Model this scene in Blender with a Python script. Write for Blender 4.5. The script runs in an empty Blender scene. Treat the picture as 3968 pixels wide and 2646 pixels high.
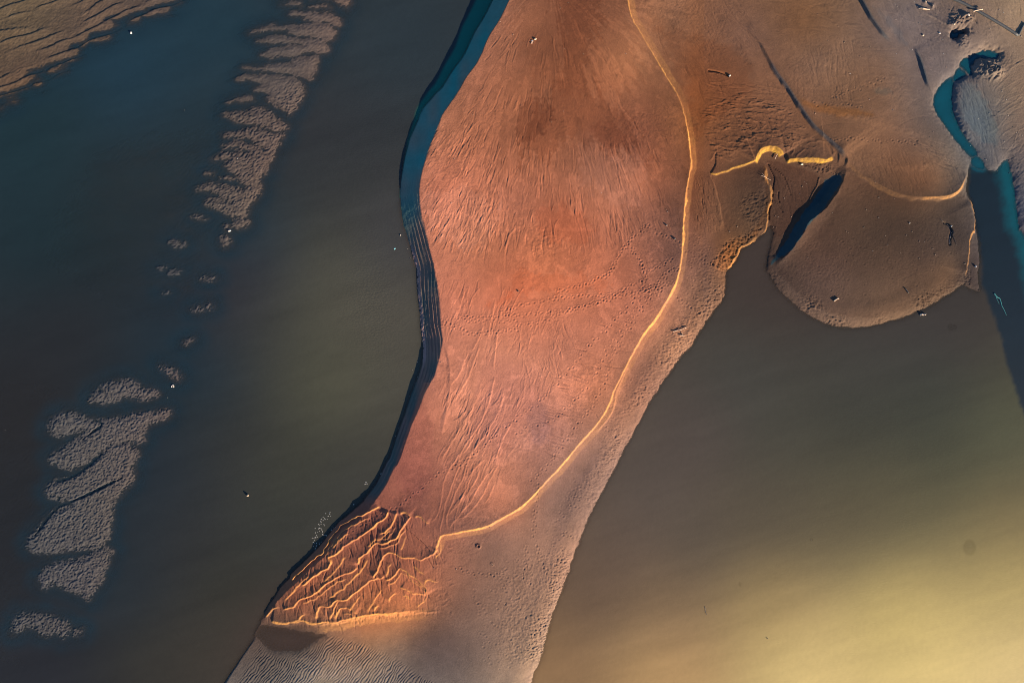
import bpy, math, random
import numpy as np
from mathutils import Vector

# ------------------------------------------------------------------ camera, sky, sun, exposure
S = 0.03                                  # metres per unit of the survey grid used for all plans below
CU, CV = 1984.0, 1323.0
HALF = 3968 * S / 2
scene = bpy.context.scene
C = scene.collection
cam_data = bpy.data.cameras.new('camera')
cam_data.sensor_width = 36.0
cam_data.lens = 24.0
CAM_H = HALF / (18.0 / 24.0)
cam_data.clip_start = 0.5
cam_data.clip_end = 9000.0
cam = bpy.data.objects.new('camera', cam_data)
cam.location = (0, 0, CAM_H)
cam.rotation_euler = (0, 0, 0)
C.objects.link(cam)
scene.camera = cam

SUN_ELEV = math.radians(18.0)
SUN_AZ = (0.74, -0.67)                    # horizontal direction towards the sun (x, y)
_n = math.hypot(*SUN_AZ); SUN_AZ = (SUN_AZ[0] / _n, SUN_AZ[1] / _n)
world = bpy.data.worlds.new("World")
scene.world = world
world.use_nodes = True
wn = world.node_tree.nodes; wl = world.node_tree.links
wn.clear()
sky = wn.new('ShaderNodeTexSky'); sky.sky_type = 'NISHITA'; sky.sun_disc = False
sky.sun_elevation = SUN_ELEV
sky.sun_rotation = math.atan2(SUN_AZ[0], SUN_AZ[1])
sky.air_density = 1.0; sky.dust_density = 0.3; sky.ozone_density = 5.0
bg = wn.new('ShaderNodeBackground'); bg.inputs['Strength'].default_value = 0.08
wo = wn.new('ShaderNodeOutputWorld')
wl.new(sky.outputs[0], bg.inputs['Color']); wl.new(bg.outputs[0], wo.inputs['Surface'])

sun_data = bpy.data.lights.new('sun', 'SUN')
sun_data.energy = 5.0
sun_data.angle = math.radians(0.5)
sun_data.color = (1.0, 0.78, 0.54)
sun = bpy.data.objects.new('sun', sun_data)
d = Vector((-SUN_AZ[0] * math.cos(SUN_ELEV), -SUN_AZ[1] * math.cos(SUN_ELEV), -math.sin(SUN_ELEV)))
sun.rotation_euler = d.to_track_quat('-Z', 'Y').to_euler()
sun.location = (60, -60, 60)
C.objects.link(sun)

scene.view_settings.view_transform = 'Standard'
scene.view_settings.look = 'None'
scene.view_settings.exposure = 1.12
scene.view_settings.gamma = 1.0
scene.render.engine = 'CYCLES'
scene.cycles.max_bounces = 4
scene.cycles.filter_width = 0.9
scene.cycles.transparent_max_bounces = 6

# ------------------------------------------------------------------ helpers on the survey grid
rng = np.random.default_rng(7)
random.seed(7)


def axis(lo, hi, step, n_out=26, ratio=1.42):
    core = np.arange(lo, hi + step, step)
    ext = [step]
    for _ in range(n_out - 1):
        ext.append(ext[-1] * ratio)
    ext = np.cumsum(ext)
    a = np.concatenate([core[0] - ext[::-1], core, core[-1] + ext])
    if len(a) % 2 == 0:
        a = np.append(a, a[-1] + ext[-1])
    return a


STEP = 2.35
U = axis(-300, 4268, STEP)
V = axis(-260, 2906, STEP)
NX, NY = len(U), len(V)
UU, VV = np.meshgrid(U, V)
UU = UU.astype(np.float32); VV = VV.astype(np.float32)
NR = 4096
RT = np.random.default_rng(3).random((NR,)).astype(np.float32)


def noise(x, y, seed=0):
    """smooth value noise, -1..1"""
    xi = np.floor(x).astype(np.int64); yi = np.floor(y).astype(np.int64)
    fx = (x - xi).astype(np.float32); fy = (y - yi).astype(np.float32)
    fx = fx * fx * (3 - 2 * fx); fy = fy * fy * (3 - 2 * fy)

    def h(a, b):
        k = (a * 374761393 + b * 668265263 + seed * 1442695041) & 0x7fffffff
        k = ((k ^ (k >> 13)) * 1274126177) & 0x7fffffff
        return RT[(k ^ (k >> 16)) & (NR - 1)]
    a = h(xi, yi); b = h(xi + 1, yi); c = h(xi, yi + 1); e = h(xi + 1, yi + 1)
    return ((a * (1 - fx) + b * fx) * (1 - fy) + (c * (1 - fx) + e * fx) * fy) * 2 - 1


def fbm(x, y, seed=0, octs=4):
    r = 0; am = 1; tot = 0
    for i in range(octs):
        r = r + am * noise(x * 2 ** i, y * 2 ** i, seed + i * 17)
        tot += am; am *= 0.5
    return r / tot


def P(ox, oy, pts, k=1.742):
    return [(ox + p[0] / k, oy + p[1] / k) + tuple(p[2:]) for p in pts]


def chaikin(pts, n=2, closed=False):
    pts = [tuple(map(float, p)) for p in pts]
    for _ in range(n):
        q = []
        m = len(pts)
        rngi = range(m if closed else m - 1)
        if not closed: q.append(pts[0])
        for i in rngi:
            a = pts[i]; b = pts[(i + 1) % m]
            q.append(tuple(.75 * x + .25 * y for x, y in zip(a, b)))
            q.append(tuple(.25 * x + .75 * y for x, y in zip(a, b)))
        if not closed: q.append(pts[-1])
        pts = q
    return pts


def win(u0, u1, v0, v1):
    a, b = np.searchsorted(U, [u0, u1]); c, e = np.searchsorted(V, [v0, v1])
    return slice(c, e), slice(a, b)


def line_field(pts, margin, closed=False):
    """distance, signed side (+ = right hand in plan), arc position and attribute on a window"""
    pts = [tuple(p) for p in pts]
    core = [(min(max(p[0], -9000), 12000), min(max(p[1], -9000), 12000)) for p in pts]
    us = [p[0] for p in pts]; vs = [p[1] for p in pts]
    W = win(min(us) - margin, max(us) + margin, min(vs) - margin, max(vs) + margin)
    uu = UU[W]; vv = VV[W]
    D = np.full(uu.shape, margin, np.float32)
    SG = np.ones(uu.shape, np.float32); T = np.zeros(uu.shape, np.float32); A = np.zeros(uu.shape, np.float32)
    r0 = W[0].start; c0 = W[1].start
    acc = 0.0
    m = len(pts)
    for i in range(m if closed else m - 1):
        a = pts[i]; b = pts[(i + 1) % m]
        dx = b[0] - a[0]; dy = b[1] - a[1]; L = math.hypot(dx, dy)
        if L < 1e-6: continue
        w = win(min(a[0], b[0]) - margin, max(a[0], b[0]) + margin, min(a[1], b[1]) - margin, max(a[1], b[1]) + margin)
        w = (slice(w[0].start - r0, w[0].stop - r0), slice(w[1].start - c0, w[1].stop - c0))
        if w[0].stop <= w[0].start or w[1].stop <= w[1].start:
            acc += L; continue
        px = uu[w] - a[0]; py = vv[w] - a[1]
        t = np.clip((px * dx + py * dy) / (L * L), 0, 1)
        dist = np.hypot(px - t * dx, py - t * dy)
        cr = dx * py - dy * px
        msk = dist < D[w]
        D[w] = np.where(msk, dist, D[w])
        SG[w] = np.where(msk, np.where(cr >= 0, 1, -1), SG[w])
        T[w] = np.where(msk, acc + t * L, T[w])
        if len(a) > 2:
            A[w] = np.where(msk, a[2] + (b[2] - a[2]) * t, A[w])
        acc += L
    return W, D, SG, T, A, acc


def inside(pts):
    pts = [tuple(p[:2]) for p in pts]
    cnt = np.zeros((NY, NX + 1), np.int16)
    m = len(pts)
    for i in range(m):
        a = pts[i]; b = pts[(i + 1) % m]
        if a[1] == b[1]: continue
        lo, hi = (a, b) if a[1] < b[1] else (b, a)
        r0, r1 = np.searchsorted(V, [lo[1], hi[1]])
        if r1 <= r0: continue
        rows = np.arange(r0, r1)
        x = lo[0] + (V[rows] - lo[1]) / (hi[1] - lo[1]) * (hi[0] - lo[0])
        cnt[rows, np.searchsorted(U, x)] += 1
    return (np.cumsum(cnt, axis=1)[:, :NX] % 2).astype(bool)


def smooth(x):
    x = np.clip(x, 0, 1); return x * x * (3 - 2 * x)


CUg = np.concatenate([[-60000, -3000], np.arange(-700, 4700, 18), [7000, 60000]])
CVg = np.concatenate([[-60000, -3000], np.arange(-700, 3400, 18), [6000, 60000]])


def up(a):
    """coarse table -> survey grid, bilinear"""
    iu = np.clip(np.searchsorted(CUg, U) - 1, 0, len(CUg) - 2); fu = (U - CUg[iu]) / (CUg[iu + 1] - CUg[iu])
    iv = np.clip(np.searchsorted(CVg, V) - 1, 0, len(CVg) - 2); fv = (V - CVg[iv]) / (CVg[iv + 1] - CVg[iv])
    fu = np.clip(fu, 0, 1)[None, :]; fv = np.clip(fv, 0, 1)[:, None]
    g = lambda r, c: a[np.ix_(r, c)]
    return ((g(iv, iu) * (1 - fu) + g(iv, iu + 1) * fu) * (1 - fv) + (g(iv + 1, iu) * (1 - fu) + g(iv + 1, iu + 1) * fu) * fv).astype(np.float32)


def shepard(ctrl, s=70.0, p=2.2):
    """scattered survey values -> smooth fields"""
    cu, cv = np.meshgrid(CUg, CVg)
    k = len(ctrl[0]) - 2
    num = [np.zeros(cu.shape) for _ in range(k)]; den = np.zeros(cu.shape)
    for c in ctrl:
        w = 1.0 / ((cu - c[0]) ** 2 + (cv - c[1]) ** 2 + s * s) ** p
        den += w
        for j in range(k): num[j] += w * c[2 + j]
    return [up(n / den) for n in num]


def rbf(ctrl, c0, reg=.004):
    """smooth interpolation of log values (multiquadric), coordinates held inside the surveyed frame"""
    pt = np.array([c[:2] for c in ctrl], float) / 1000
    val = np.log(np.maximum(np.array([c[2:] for c in ctrl], float), .002))
    mean = val.mean(0)
    c = c0 / 1000
    phi = lambda r2: np.sqrt(r2 + c * c)
    A = phi(((pt[:, None] - pt[None]) ** 2).sum(-1)) - reg * np.eye(len(pt))
    wts = np.linalg.solve(A, val - mean)
    cu, cv = np.meshgrid(np.clip(CUg, -60, 4030) / 1000, np.clip(CVg, -60, 2700) / 1000)
    r2 = (cu[..., None] - pt[:, 0]) ** 2 + (cv[..., None] - pt[:, 1]) ** 2
    f = phi(r2) @ wts + mean
    lo, hi = val.min(0), val.max(0)
    return [up(np.exp(np.clip(f[..., j], lo[j], hi[j]))) for j in range(val.shape[1])]


# ------------------------------------------------------------------ plan of the shore (plan units, third value = bank slope)
G = .52
left_shore = [(2300, -60000, G), (2080, -600, G)] + P(1000, 0, [
    (1620, -60, .76), (1590, 0, .76), (1530, 120, .74), (1450, 250, .7), (1400, 370, .66), (1310, 490, .6), (1250, 590, .56), (1170, 670, .48),
    (1110, 740, .44), (1075, 830, .42), (1030, 930, .42), (1000, 1040, .43), (978, 1150, .46), (960, 1280, .47), (965, 1400, .47), (985, 1520, .47)]) + P(1000, 880, [
    (1000, 30, .46), (1022, 110, .48), (1055, 230, .5), (1075, 300, .5), (1072, 400, .42), (1090, 540, .4), (1100, 690, .4), (1115, 800, .42),
    (1112, 920, .5), (1075, 1030, .5), (1035, 1130, .5), (1000, 1240, .5), (960, 1350, .5), (920, 1470, .5), (893, 1560, .5)]) + P(1000, 1746, [
    (872, 80, .5), (825, 190, .5), (765, 280, .5), (700, 360, .45), (620, 440, .4), (550, 500, .4), (480, 590, .4), (420, 660, .4), (330, 750, .4),
    (240, 840, .4), (160, 915, .4), (100, 1010, .4), (45, 1110, .35), (20, 1140, .3), (5, 1200, .3)]) + P(0, 1746, [
    (1735, 1245, .35), (1640, 1375, .45), (1580, 1470, .5), (1515, 1568, .5)]) + [(760, 2800, .4), (500, 3300, .3), (300, 60000, .3)]
right_shore = [(1500, 60000, .2), (1780, 3300, .2), (1980, 2800, .2)] + P(2000, 1746, [
    (98, 1568, .18), (120, 1500, .18), (160, 1420, .2), (200, 1250, .2), (230, 1140, .2), (280, 1010, .2), (330, 880, .2), (380, 730, .2), (430, 600, .2),
    (480, 470, .22), (540, 350, .22), (600, 230, .22), (680, 90, .22), (720, 0, .22)]) + P(2000, 880, [
    (760, 1440, .22), (820, 1330, .22), (870, 1230, .22), (940, 1120, .22), (1030, 980, .2), (1110, 880, .2), (1180, 800, .2), (1240, 700, .2),
    (1330, 570, .2), (1400, 480, .2), (1415, 400, .25), (1412, 330, .3), (1420, 285, .3), (1450, 255, .3), (1490, 215, .3), (1498, 160, .3),
    (1560, 120, .3), (1640, 65, .3), (1690, 10, .2)]) + [(2985, 872, .08), (2998, 905, .08), (2984, 960, .08), (2972, 1010, .1), (2968, 1040, .25)] + P(2968, 880, [
    (20, 320, .3), (40, 355, .3), (90, 430, .3), (150, 480, .3), (240, 560, .28), (330, 620, .28), (420, 655, .28), (510, 672, .28), (620, 677, .28), (740, 662, .28),
    (860, 630, .28), (940, 602, .28), (1050, 552, .28), (1150, 508, .28), (1250, 440, .28), (1320, 388, .2), (1380, 415, .08), (1440, 435, .1), (1428, 330, .1), (1440, 230, .1),
    (1430, 120, .12), (1415, 0, .15)]) + P(2968, 0, [
    (1402, 1460, .2), (1375, 1360, .25), (1350, 1290, .3), (1356, 1200, .35), (1372, 1110, .35), (1400, 1092, .3), (1450, 1105, .2), (1500, 1150, .2),
    (1565, 1160, .2), (1595, 1085, .2), (1635, 1075, .12), (1652, 1150, .12), (1672, 1250, .12), (1692, 1400, .12), (1710, 1560, .12)]) + [(3955, 885, .12), (3980, 940, .12), (4150, 1200, .12), (4500, 1700, .12), (60000, 3000, .12), (60000, -60000, .12)]
SHORE = left_shore + right_shore

LEVEL = [(1950, -300, 1.5), (1950, 40, 1.5), (1880, 220, 1.35), (1780, 380, 1.18), (1700, 550, 1.12), (1620, 700, 1.1), (1680, 1000, 1.08), (1720, 1300, 1.0), (1700, 1450, .95), (1640, 1480, .7), (1560, 1700, .6), (1500, 1880, .5),
         (1420, 1980, .45), (1900, 1000, 1.15), (2120, 200, 1.4), (2100, 450, 1.2), (2300, 100, 1.3), (2300, 600, 1.05), (2500, 500, .85), (2600, 900, .7), (2400, 1100, .9), (2000, 1700, .9), (1750, 1950, .75), (1900, 1900, .75),
         (2200, 1500, .85), (1200, 2300, .35), (1400, 2200, .45), (1600, 2150, .5), (1650, 2350, .4), (1800, 2300, .4),
         (2750, 1200, .4), (2600, 1500, .4), (2300, 1900, .42), (2150, 2300, .38), (1900, 2500, .3), (1500, 2550, .25), (1240, 2590, .2), (1300, 2700, .2), (1100, 2545, .05), (1190, 2530, .05), (1040, 2510, .03), (1250, 2475, .06), (1150, 2480, .03), (1700, 2640, .25),
         (2700, 200, .75), (2900, 100, .8), (2750, 500, .7), (2700, 800, .5), (2850, 480, .68), (3050, 480, .66), (3200, 600, .6), (3100, 200, .85), (3400, 100, .7), (3300, 500, .8), (3500, 700, .6), (3700, 500, .5), (3850, 300, .3), (3800, 450, .2), (3780, 600, .18), (3680, 380, .3), (3700, 280, .3), (3890, 560, .2), (3950, 700, .35),
         (3400, 1000, .5), (3600, 1000, .45), (3300, 850, .5), (3700, 900, .4), (3755, 1050, .12), (2850, 850, .32), (2900, 730, .36), (2800, 950, .36), (3030, 700, .3), (3080, 800, .15), (3020, 930, .06), (3130, 760, .12),
         (3800, 0, .7), (3700, 150, .6)]
BED = [(100, 500, -.3), (500, 300, -.35), (900, 200, -.3), (800, 700, -.08), (650, 850, -.06), (560, 700, -.07), (700, 1100, -.06), (500, 1000, -.09), (300, 1300, -.2), (200, 1900, -.1), (100, 1700, -.12), (500, 2300, -.4), (300, 2500, -.2),
       (850, 1150, -.35), (700, 1500, -.3), (1300, 300, -1.6), (1150, 900, -1.6), (1300, 1200, -1.3), (900, 1500, -1.6), (800, 2200, -1.6), (3000, 1400, -1.6), (2800, 2000, -1.6), (3600, 2500, -.9), (3000, 2600, -.9), (3900, 1500, -2.5),
       (3850, 900, -1.5), (500, 1750, -.3), (50, 2300, -.12), (-400, 0, .1), (-400, 1500, -.3), (2000, 8000, -3), (9000, 3000, -3)]

level, = shepard(LEVEL, 60, 2.0)
bed, = shepard(BED, 60, 2.0)
ragn = noise(UU / 9, VV / 9, 11) * 2.2 + noise(UU / 26, VV / 26, 12) * 3.0
ins = inside(SHORE)
M = 420
shore_s = chaikin(SHORE[1:len(left_shore) - 1], 1) + chaikin(right_shore[1:-2], 1)
DD = []
for part_ in (chaikin(left_shore[1:], 1), chaikin(right_shore[1:-2], 1)):
    d0 = np.full((NY, NX), M, np.float32); s0 = np.full((NY, NX), .2, np.float32)
    W, d_, sg_, t_, a_, _ = line_field(part_, M)
    d0[W] = d_; s0[W] = np.where(d_ < M, a_, .2)
    DD.append((d0, s0))
(DL, SLL), (DR, SLR) = DD
steep = smooth((SLL - .33) / .06) * (DL <= DR)
D = np.minimum(DL, DR)
SL = np.where(DL <= DR, SLL, SLR)
Dn = np.where(ins, D, -D) + ragn * (1 - .75 * steep)
# strata lines along the steep river bank
stra = (np.sin(Dn / 13.5 * 2 * np.pi + 3.2 * noise(UU / 120, VV / 150, 21)) * (.6 + .6 * noise(UU / 30, VV / 90, 22)) + .7 * np.sin(Dn / 7.3 * 2 * np.pi + 2.5 * noise(UU / 60, VV / 110, 23)) * (.5 + .8 * noise(UU / 24, VV / 70, 24))) * smooth((VV - 520) / 560) * steep * smooth((1960 - VV) / 80)
land = np.where(Dn > 0, Dn * S * SL + stra * .045 * smooth(Dn / 8), np.maximum(Dn * S * .45, -1.7))
gentle = np.maximum(level, .03) * (1 - np.exp(-np.maximum(Dn, 0) * S * np.maximum(SL, .16) * 1.25 / np.maximum(level, .03)))
lv = np.maximum(level, .03) + .03 * fbm(UU / 240, VV / 240, 31)
land_top = lv
fL = np.where(SLL > .33, np.minimum(1, np.where(ins, DL, -DL) * S * SLL / lv), np.minimum(1, (1 - np.exp(-np.maximum(DL, 0) * S * .35 / lv)) / .95))
fL = np.where(DL >= M, 1, fL)
fL = fL + np.where((DL < 90) & (steep > .3), ragn * .25 * S * SLL / lv + stra * .045 * smooth(Dn / 8), 0) * (fL < .98)
fL = np.clip(fL, 0, 1)
DRn = np.where(ins, DR + ragn, 0)
g1 = np.minimum(1, (1 - np.exp(-np.maximum(DRn, 0) * S * .38 / np.maximum(lv, .12))) / .97)
g1 = np.where(DR >= M, 1, g1)
gc = g1[::8, ::8]
kk = np.ones(9) / 9
for _ in range(2):
    gc = np.apply_along_axis(lambda q_: np.convolve(np.pad(q_, 4, 'edge'), kk, 'valid'), 0, gc)
    gc = np.apply_along_axis(lambda q_: np.convolve(np.pad(q_, 4, 'edge'), kk, 'valid'), 1, gc)
iu = np.interp(np.arange(NX), np.arange(0, NX, 8), np.arange(gc.shape[1])); iv = np.interp(np.arange(NY), np.arange(0, NY, 8), np.arange(gc.shape[0]))
i0 = np.minimum(iu.astype(int), gc.shape[1] - 2); j0 = np.minimum(iv.astype(int), gc.shape[0] - 2); fu_ = (iu - i0)[None, :]; fv_ = (iv - j0)[:, None]
gs = (gc[np.ix_(j0, i0)] * (1 - fu_) + gc[np.ix_(j0, i0 + 1)] * fu_) * (1 - fv_) + (gc[np.ix_(j0 + 1, i0)] * (1 - fu_) + gc[np.ix_(j0 + 1, i0 + 1)] * fu_) * fv_
wb_ = smooth((DR - 60) / 60)
fR = g1 * (1 - wb_) + gs * wb_
H = np.where(Dn > 0, lv * fL * fR, land).astype(np.float32)
land = np.where(Dn > 0, np.where(fL < .985, lv * fL, lv + .2), land)
GOLD = np.zeros((NY, NX), np.float32)
YEL = np.zeros((NY, NX), np.float32)
bankmask = (land < land_top - .01) & (Dn > 0) & (steep > .3)

tint = np.ones((NY, NX, 3), np.float32)


def add(W, arr): H[W] += arr.astype(np.float32)


def scarp(pts, low, amp, face, back, taper=40.0, ch=2, wob=0.0, gold=0.0, yel=0.0):
    """a step in the ground: crest on the line, drop on the low side ('L'/'R'), long back slope on the other"""
    pts = chaikin(pts, ch)
    mg = max(abs(face) * 1.8, back * 3.2) + 4
    W, d_, sg, T, A, L = line_field(pts, mg)
    s = d_ * sg * (1 if low == 'R' else -1)
    if wob: s = s + wob * noise(UU[W] / 11, VV[W] / 11, 5)
    t0_, t1_ = taper if isinstance(taper, tuple) else (taper, taper)
    tp = smooth(T / min(t0_, L / 2)) * smooth((L - T) / min(t1_, L / 2))
    am = A if len(pts[0]) > 2 else amp
    mgf = 1
    lively = face < 0
    if face < 0: face = -face * (.17 + 1.5 * np.clip(am, 0, .6))
    face = face * (1 + (.5 if lively or np.max(face) < 14.5 else .12) * noise(T / 26, np.zeros_like(T) + amp * 91.7, 8))
    prof = np.where(s > 0, np.clip(1 - s / face, 0, 1), np.maximum(0, np.exp(np.minimum(s, 0) / back) - .045) / .955)
    prof = prof * (d_ < mg * .99)
    add(W, am * tp * prof)
    if gold or yel:
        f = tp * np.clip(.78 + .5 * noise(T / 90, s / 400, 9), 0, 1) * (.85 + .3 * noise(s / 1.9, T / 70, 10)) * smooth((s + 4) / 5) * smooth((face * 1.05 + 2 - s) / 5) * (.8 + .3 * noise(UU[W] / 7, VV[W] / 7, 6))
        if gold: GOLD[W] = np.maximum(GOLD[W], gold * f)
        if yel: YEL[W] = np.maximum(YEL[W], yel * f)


def jag(pts, a=3.0, seg=10.0):
    out = [pts[0]]
    for p, q2 in zip(pts[:-1], pts[1:]):
        L = math.hypot(q2[0] - p[0], q2[1] - p[1]); n = max(1, int(L / seg))
        nx_, ny_ = -(q2[1] - p[1]) / max(L, 1e-6), (q2[0] - p[0]) / max(L, 1e-6)
        for i in range(1, n + 1):
            t = i / n; o_ = random.gauss(0, a * .55) if i < n else random.gauss(0, a * .3)
            out.append((p[0] + (q2[0] - p[0]) * t + nx_ * o_, p[1] + (q2[1] - p[1]) * t + ny_ * o_) + tuple(p[2:]))
    return out


def stamp(u, v, ang, L, w, amp, curv=0.0):
    r = L + 3 * w
    W = win(u - r, u + r, v - r, v + r)
    x = UU[W] - u; y = VV[W] - v
    c, s_ = math.cos(ang), math.sin(ang)
    t = x * c + y * s_; s = -x * s_ + y * c - curv * t * t / max(L, 1)
    f = np.clip(1 - np.abs(t) / L, 0, 1)
    H[W] += (amp * np.minimum(1, f * 2.2) * np.exp(-(s / w) ** 2)).astype(np.float32)


def foot(u, v, amp=.06, r=3.4, ang=0.0):
    amp *= .58; r *= .85
    W = win(u - 14, u + 14, v - 14, v + 14)
    x = UU[W] - u; y = VV[W] - v
    c, s_ = math.cos(ang), math.sin(ang)
    rr = np.hypot((x * c + y * s_) / 1.25, -x * s_ + y * c)
    H[W] += (-amp * np.exp(-(rr / r) ** 2) + .4 * amp * np.exp(-((rr - r * 1.9) / 2.2) ** 2)).astype(np.float32)


def trail(pts, step=19, amp=.065, wander=2.5, pair=3.5):
    pts = chaikin(pts, 1)
    acc = 0; nxt = 0; k = 0
    for a, b in zip(pts[:-1], pts[1:]):
        L = math.hypot(b[0] - a[0], b[1] - a[1])
        if L < 1e-6: continue
        ang = math.atan2(b[1] - a[1], b[0] - a[0])
        while nxt <= acc + L:
            t = (nxt - acc) / L
            sd = pair * (1 if k % 2 else -1)
            foot(a[0] + (b[0] - a[0]) * t - math.sin(ang) * sd + random.gauss(0, wander), a[1] + (b[1] - a[1]) * t + math.cos(ang) * sd + random.gauss(0, wander),
                 amp * random.uniform(.6, 1.15), random.uniform(2.8, 3.8), ang)
            nxt += step * random.uniform(.75, 1.25) * .62; k += 1
        acc += L


def in_poly(x, y, poly):
    r = False; j = len(poly) - 1
    for i in range(len(poly)):
        if (poly[i][1] > y) != (poly[j][1] > y) and x < (poly[j][0] - poly[i][0]) * (y - poly[i][1]) / (poly[j][1] - poly[i][1]) + poly[i][0]: r = not r
        j = i
    return r


def scatter(poly, n):
    us = [p[0] for p in poly]; vs = [p[1] for p in poly]
    out = []
    while len(out) < n:
        x = random.uniform(min(us), max(us)); y = random.uniform(min(vs), max(vs))
        if in_poly(x, y, poly): out.append((x, y))
    return out


# ------------------------------------------------------------------ edges and scarps of the sandbank
# long golden eastern edge of the central bank
edge = P(2000, 0, [(735, -160, .10), (735, 0, .12), (745, 80, .12), (770, 170, .12), (830, 260, .12), (900, 370, .12), (960, 470, .12), (1020, 570, .12), (1075, 660, .14), (1108, 740, .16), (1133, 840, .2), (1148, 940, .24), (1158, 1040, .28), (1165, 1120, .34), (1148, 1220, .38), (1130, 1320, .4), (1120, 1420, .4), (1108, 1568, .4)]) + P(2000, 880, [
    (1105, 150, .4), (1090, 280, .38), (1070, 370, .36), (1025, 460, .34), (980, 540, .32), (915, 640, .28), (850, 720, .24), (805, 800, .2), (765, 880, .17), (725, 950, .15), (685, 1040, .14), (645, 1110, .13), (625, 1180, .13), (590, 1250, .14), (550, 1310, .15), (490, 1380, .18), (430, 1440, .2), (330, 1568, .22)]) + P(2000, 1746, [
    (200, 195, .25), (130, 272, .28), (60, 340, .3), (0, 385, .34)]) + P(1000, 1746, [(1640, 440, .36), (1540, 495, .36), (1420, 520, .34), (1320, 540, .3), (1240, 555, .26), (1225, 590, .24), (1205, 650, .14), (1190, 690, .06), (1150, 700, .02)])
# travelling down the picture the low ground is on the left hand
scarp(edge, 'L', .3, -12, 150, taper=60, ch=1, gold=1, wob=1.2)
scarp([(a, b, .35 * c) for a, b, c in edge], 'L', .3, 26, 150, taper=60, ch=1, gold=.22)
scarp(P(2000, 880, [(770, 880), (740, 950), (700, 1040), (665, 1110), (660, 1180), (640, 1250), (580, 1330), (520, 1390)]), 'L', .07, 6, 12)
# faint crest on the western side of the lower bank
scarp(P(1000, 880, [(1262, 780), (1290, 880), (1302, 960), (1300, 1060), (1290, 1170), (1262, 1300), (1240, 1400)]), 'R', .05, 10, 18)

# upper right: lee scarps (dark, facing away from the light) and lobes
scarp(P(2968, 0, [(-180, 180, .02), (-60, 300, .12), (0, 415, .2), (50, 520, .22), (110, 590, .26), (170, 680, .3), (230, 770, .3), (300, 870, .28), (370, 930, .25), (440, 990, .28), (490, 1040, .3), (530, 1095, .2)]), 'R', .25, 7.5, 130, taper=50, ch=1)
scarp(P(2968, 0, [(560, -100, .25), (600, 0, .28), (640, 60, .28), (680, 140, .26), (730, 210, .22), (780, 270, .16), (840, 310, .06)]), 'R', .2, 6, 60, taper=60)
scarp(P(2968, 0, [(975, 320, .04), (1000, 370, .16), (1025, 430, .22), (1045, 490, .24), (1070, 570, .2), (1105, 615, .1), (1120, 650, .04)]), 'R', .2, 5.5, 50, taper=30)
scarp(P(2968, 0, [(530, 1100, .02), (600, 1165, .03), (700, 1230, .05), (800, 1285, .09), (900, 1325, .10), (1000, 1340, .13), (1120, 1338, .15), (1220, 1330, .19), (1290, 1290, .24), (1325, 1220, .26), (1345, 1180, .22), (1370, 1150, .1)]), 'R', .25, 13, 42, taper=40, gold=.12)
scarp(P(2968, 0, [(1000, 1340), (1120, 1338), (1220, 1330), (1290, 1290), (1325, 1220), (1345, 1185)]), 'R', .06, 9, 30, taper=60, gold=.7)
# gold eastern rim of the round lobe
scarp(P(2968, 0, [(1360, 1340), (1390, 1400), (1402, 1460), (1398, 1568)]) + P(2968, 880, [(1385, 30), (1362, 80), (1358, 150), (1350, 220), (1348, 290), (1335, 340)]), 'L', .2, 7, 60, wob=3, taper=30, gold=.7)
# shaded bank of the round lobe beside the dark channel
scarp(P(2968, 0, [(535, 1120, .02), (520, 1160, .2), (505, 1220, .38), (490, 1260, .5), (440, 1340, .6), (385, 1420, .6), (315, 1470, .6), (262, 1510, .6), (245, 1568, .6)]) + P(2968, 880, [(225, 60, .6), (190, 115, .55), (150, 172, .45), (100, 222, .3), (50, 270, .1)]), 'R', .6, 34, 60, taper=30, wob=2)
# braided dark line at the neck of the lobe
scarp(P(2700, 520, [(1750, -20), (1900, 90), (2020, 190), (2120, 290), (2130, 380), (2110, 520)], 3.92), 'R', .1, 5, 20)
scarp(P(2700, 520, [(2050, 170), (2160, 270), (2240, 360), (2250, 450), (2200, 560)], 3.92), 'R', .16, 8, 20)
# head scarps of the small delta (gold, facing the light)
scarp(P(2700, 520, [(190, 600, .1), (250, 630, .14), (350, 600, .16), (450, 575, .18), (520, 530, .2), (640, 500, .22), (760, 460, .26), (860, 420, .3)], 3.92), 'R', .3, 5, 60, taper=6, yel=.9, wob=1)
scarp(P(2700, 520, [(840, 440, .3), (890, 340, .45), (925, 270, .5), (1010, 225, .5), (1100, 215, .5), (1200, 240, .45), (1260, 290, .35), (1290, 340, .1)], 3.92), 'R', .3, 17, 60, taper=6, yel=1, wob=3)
scarp(P(2700, 520, [(1330, 420, .2), (1430, 395, .4), (1540, 398, .45), (1680, 395, .45), (1800, 400, .4), (1900, 420, .3), (1980, 395, .2), (2040, 370, .1)], 3.92), 'R', .3, 13, 60, taper=10, yel=1, wob=2)
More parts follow.
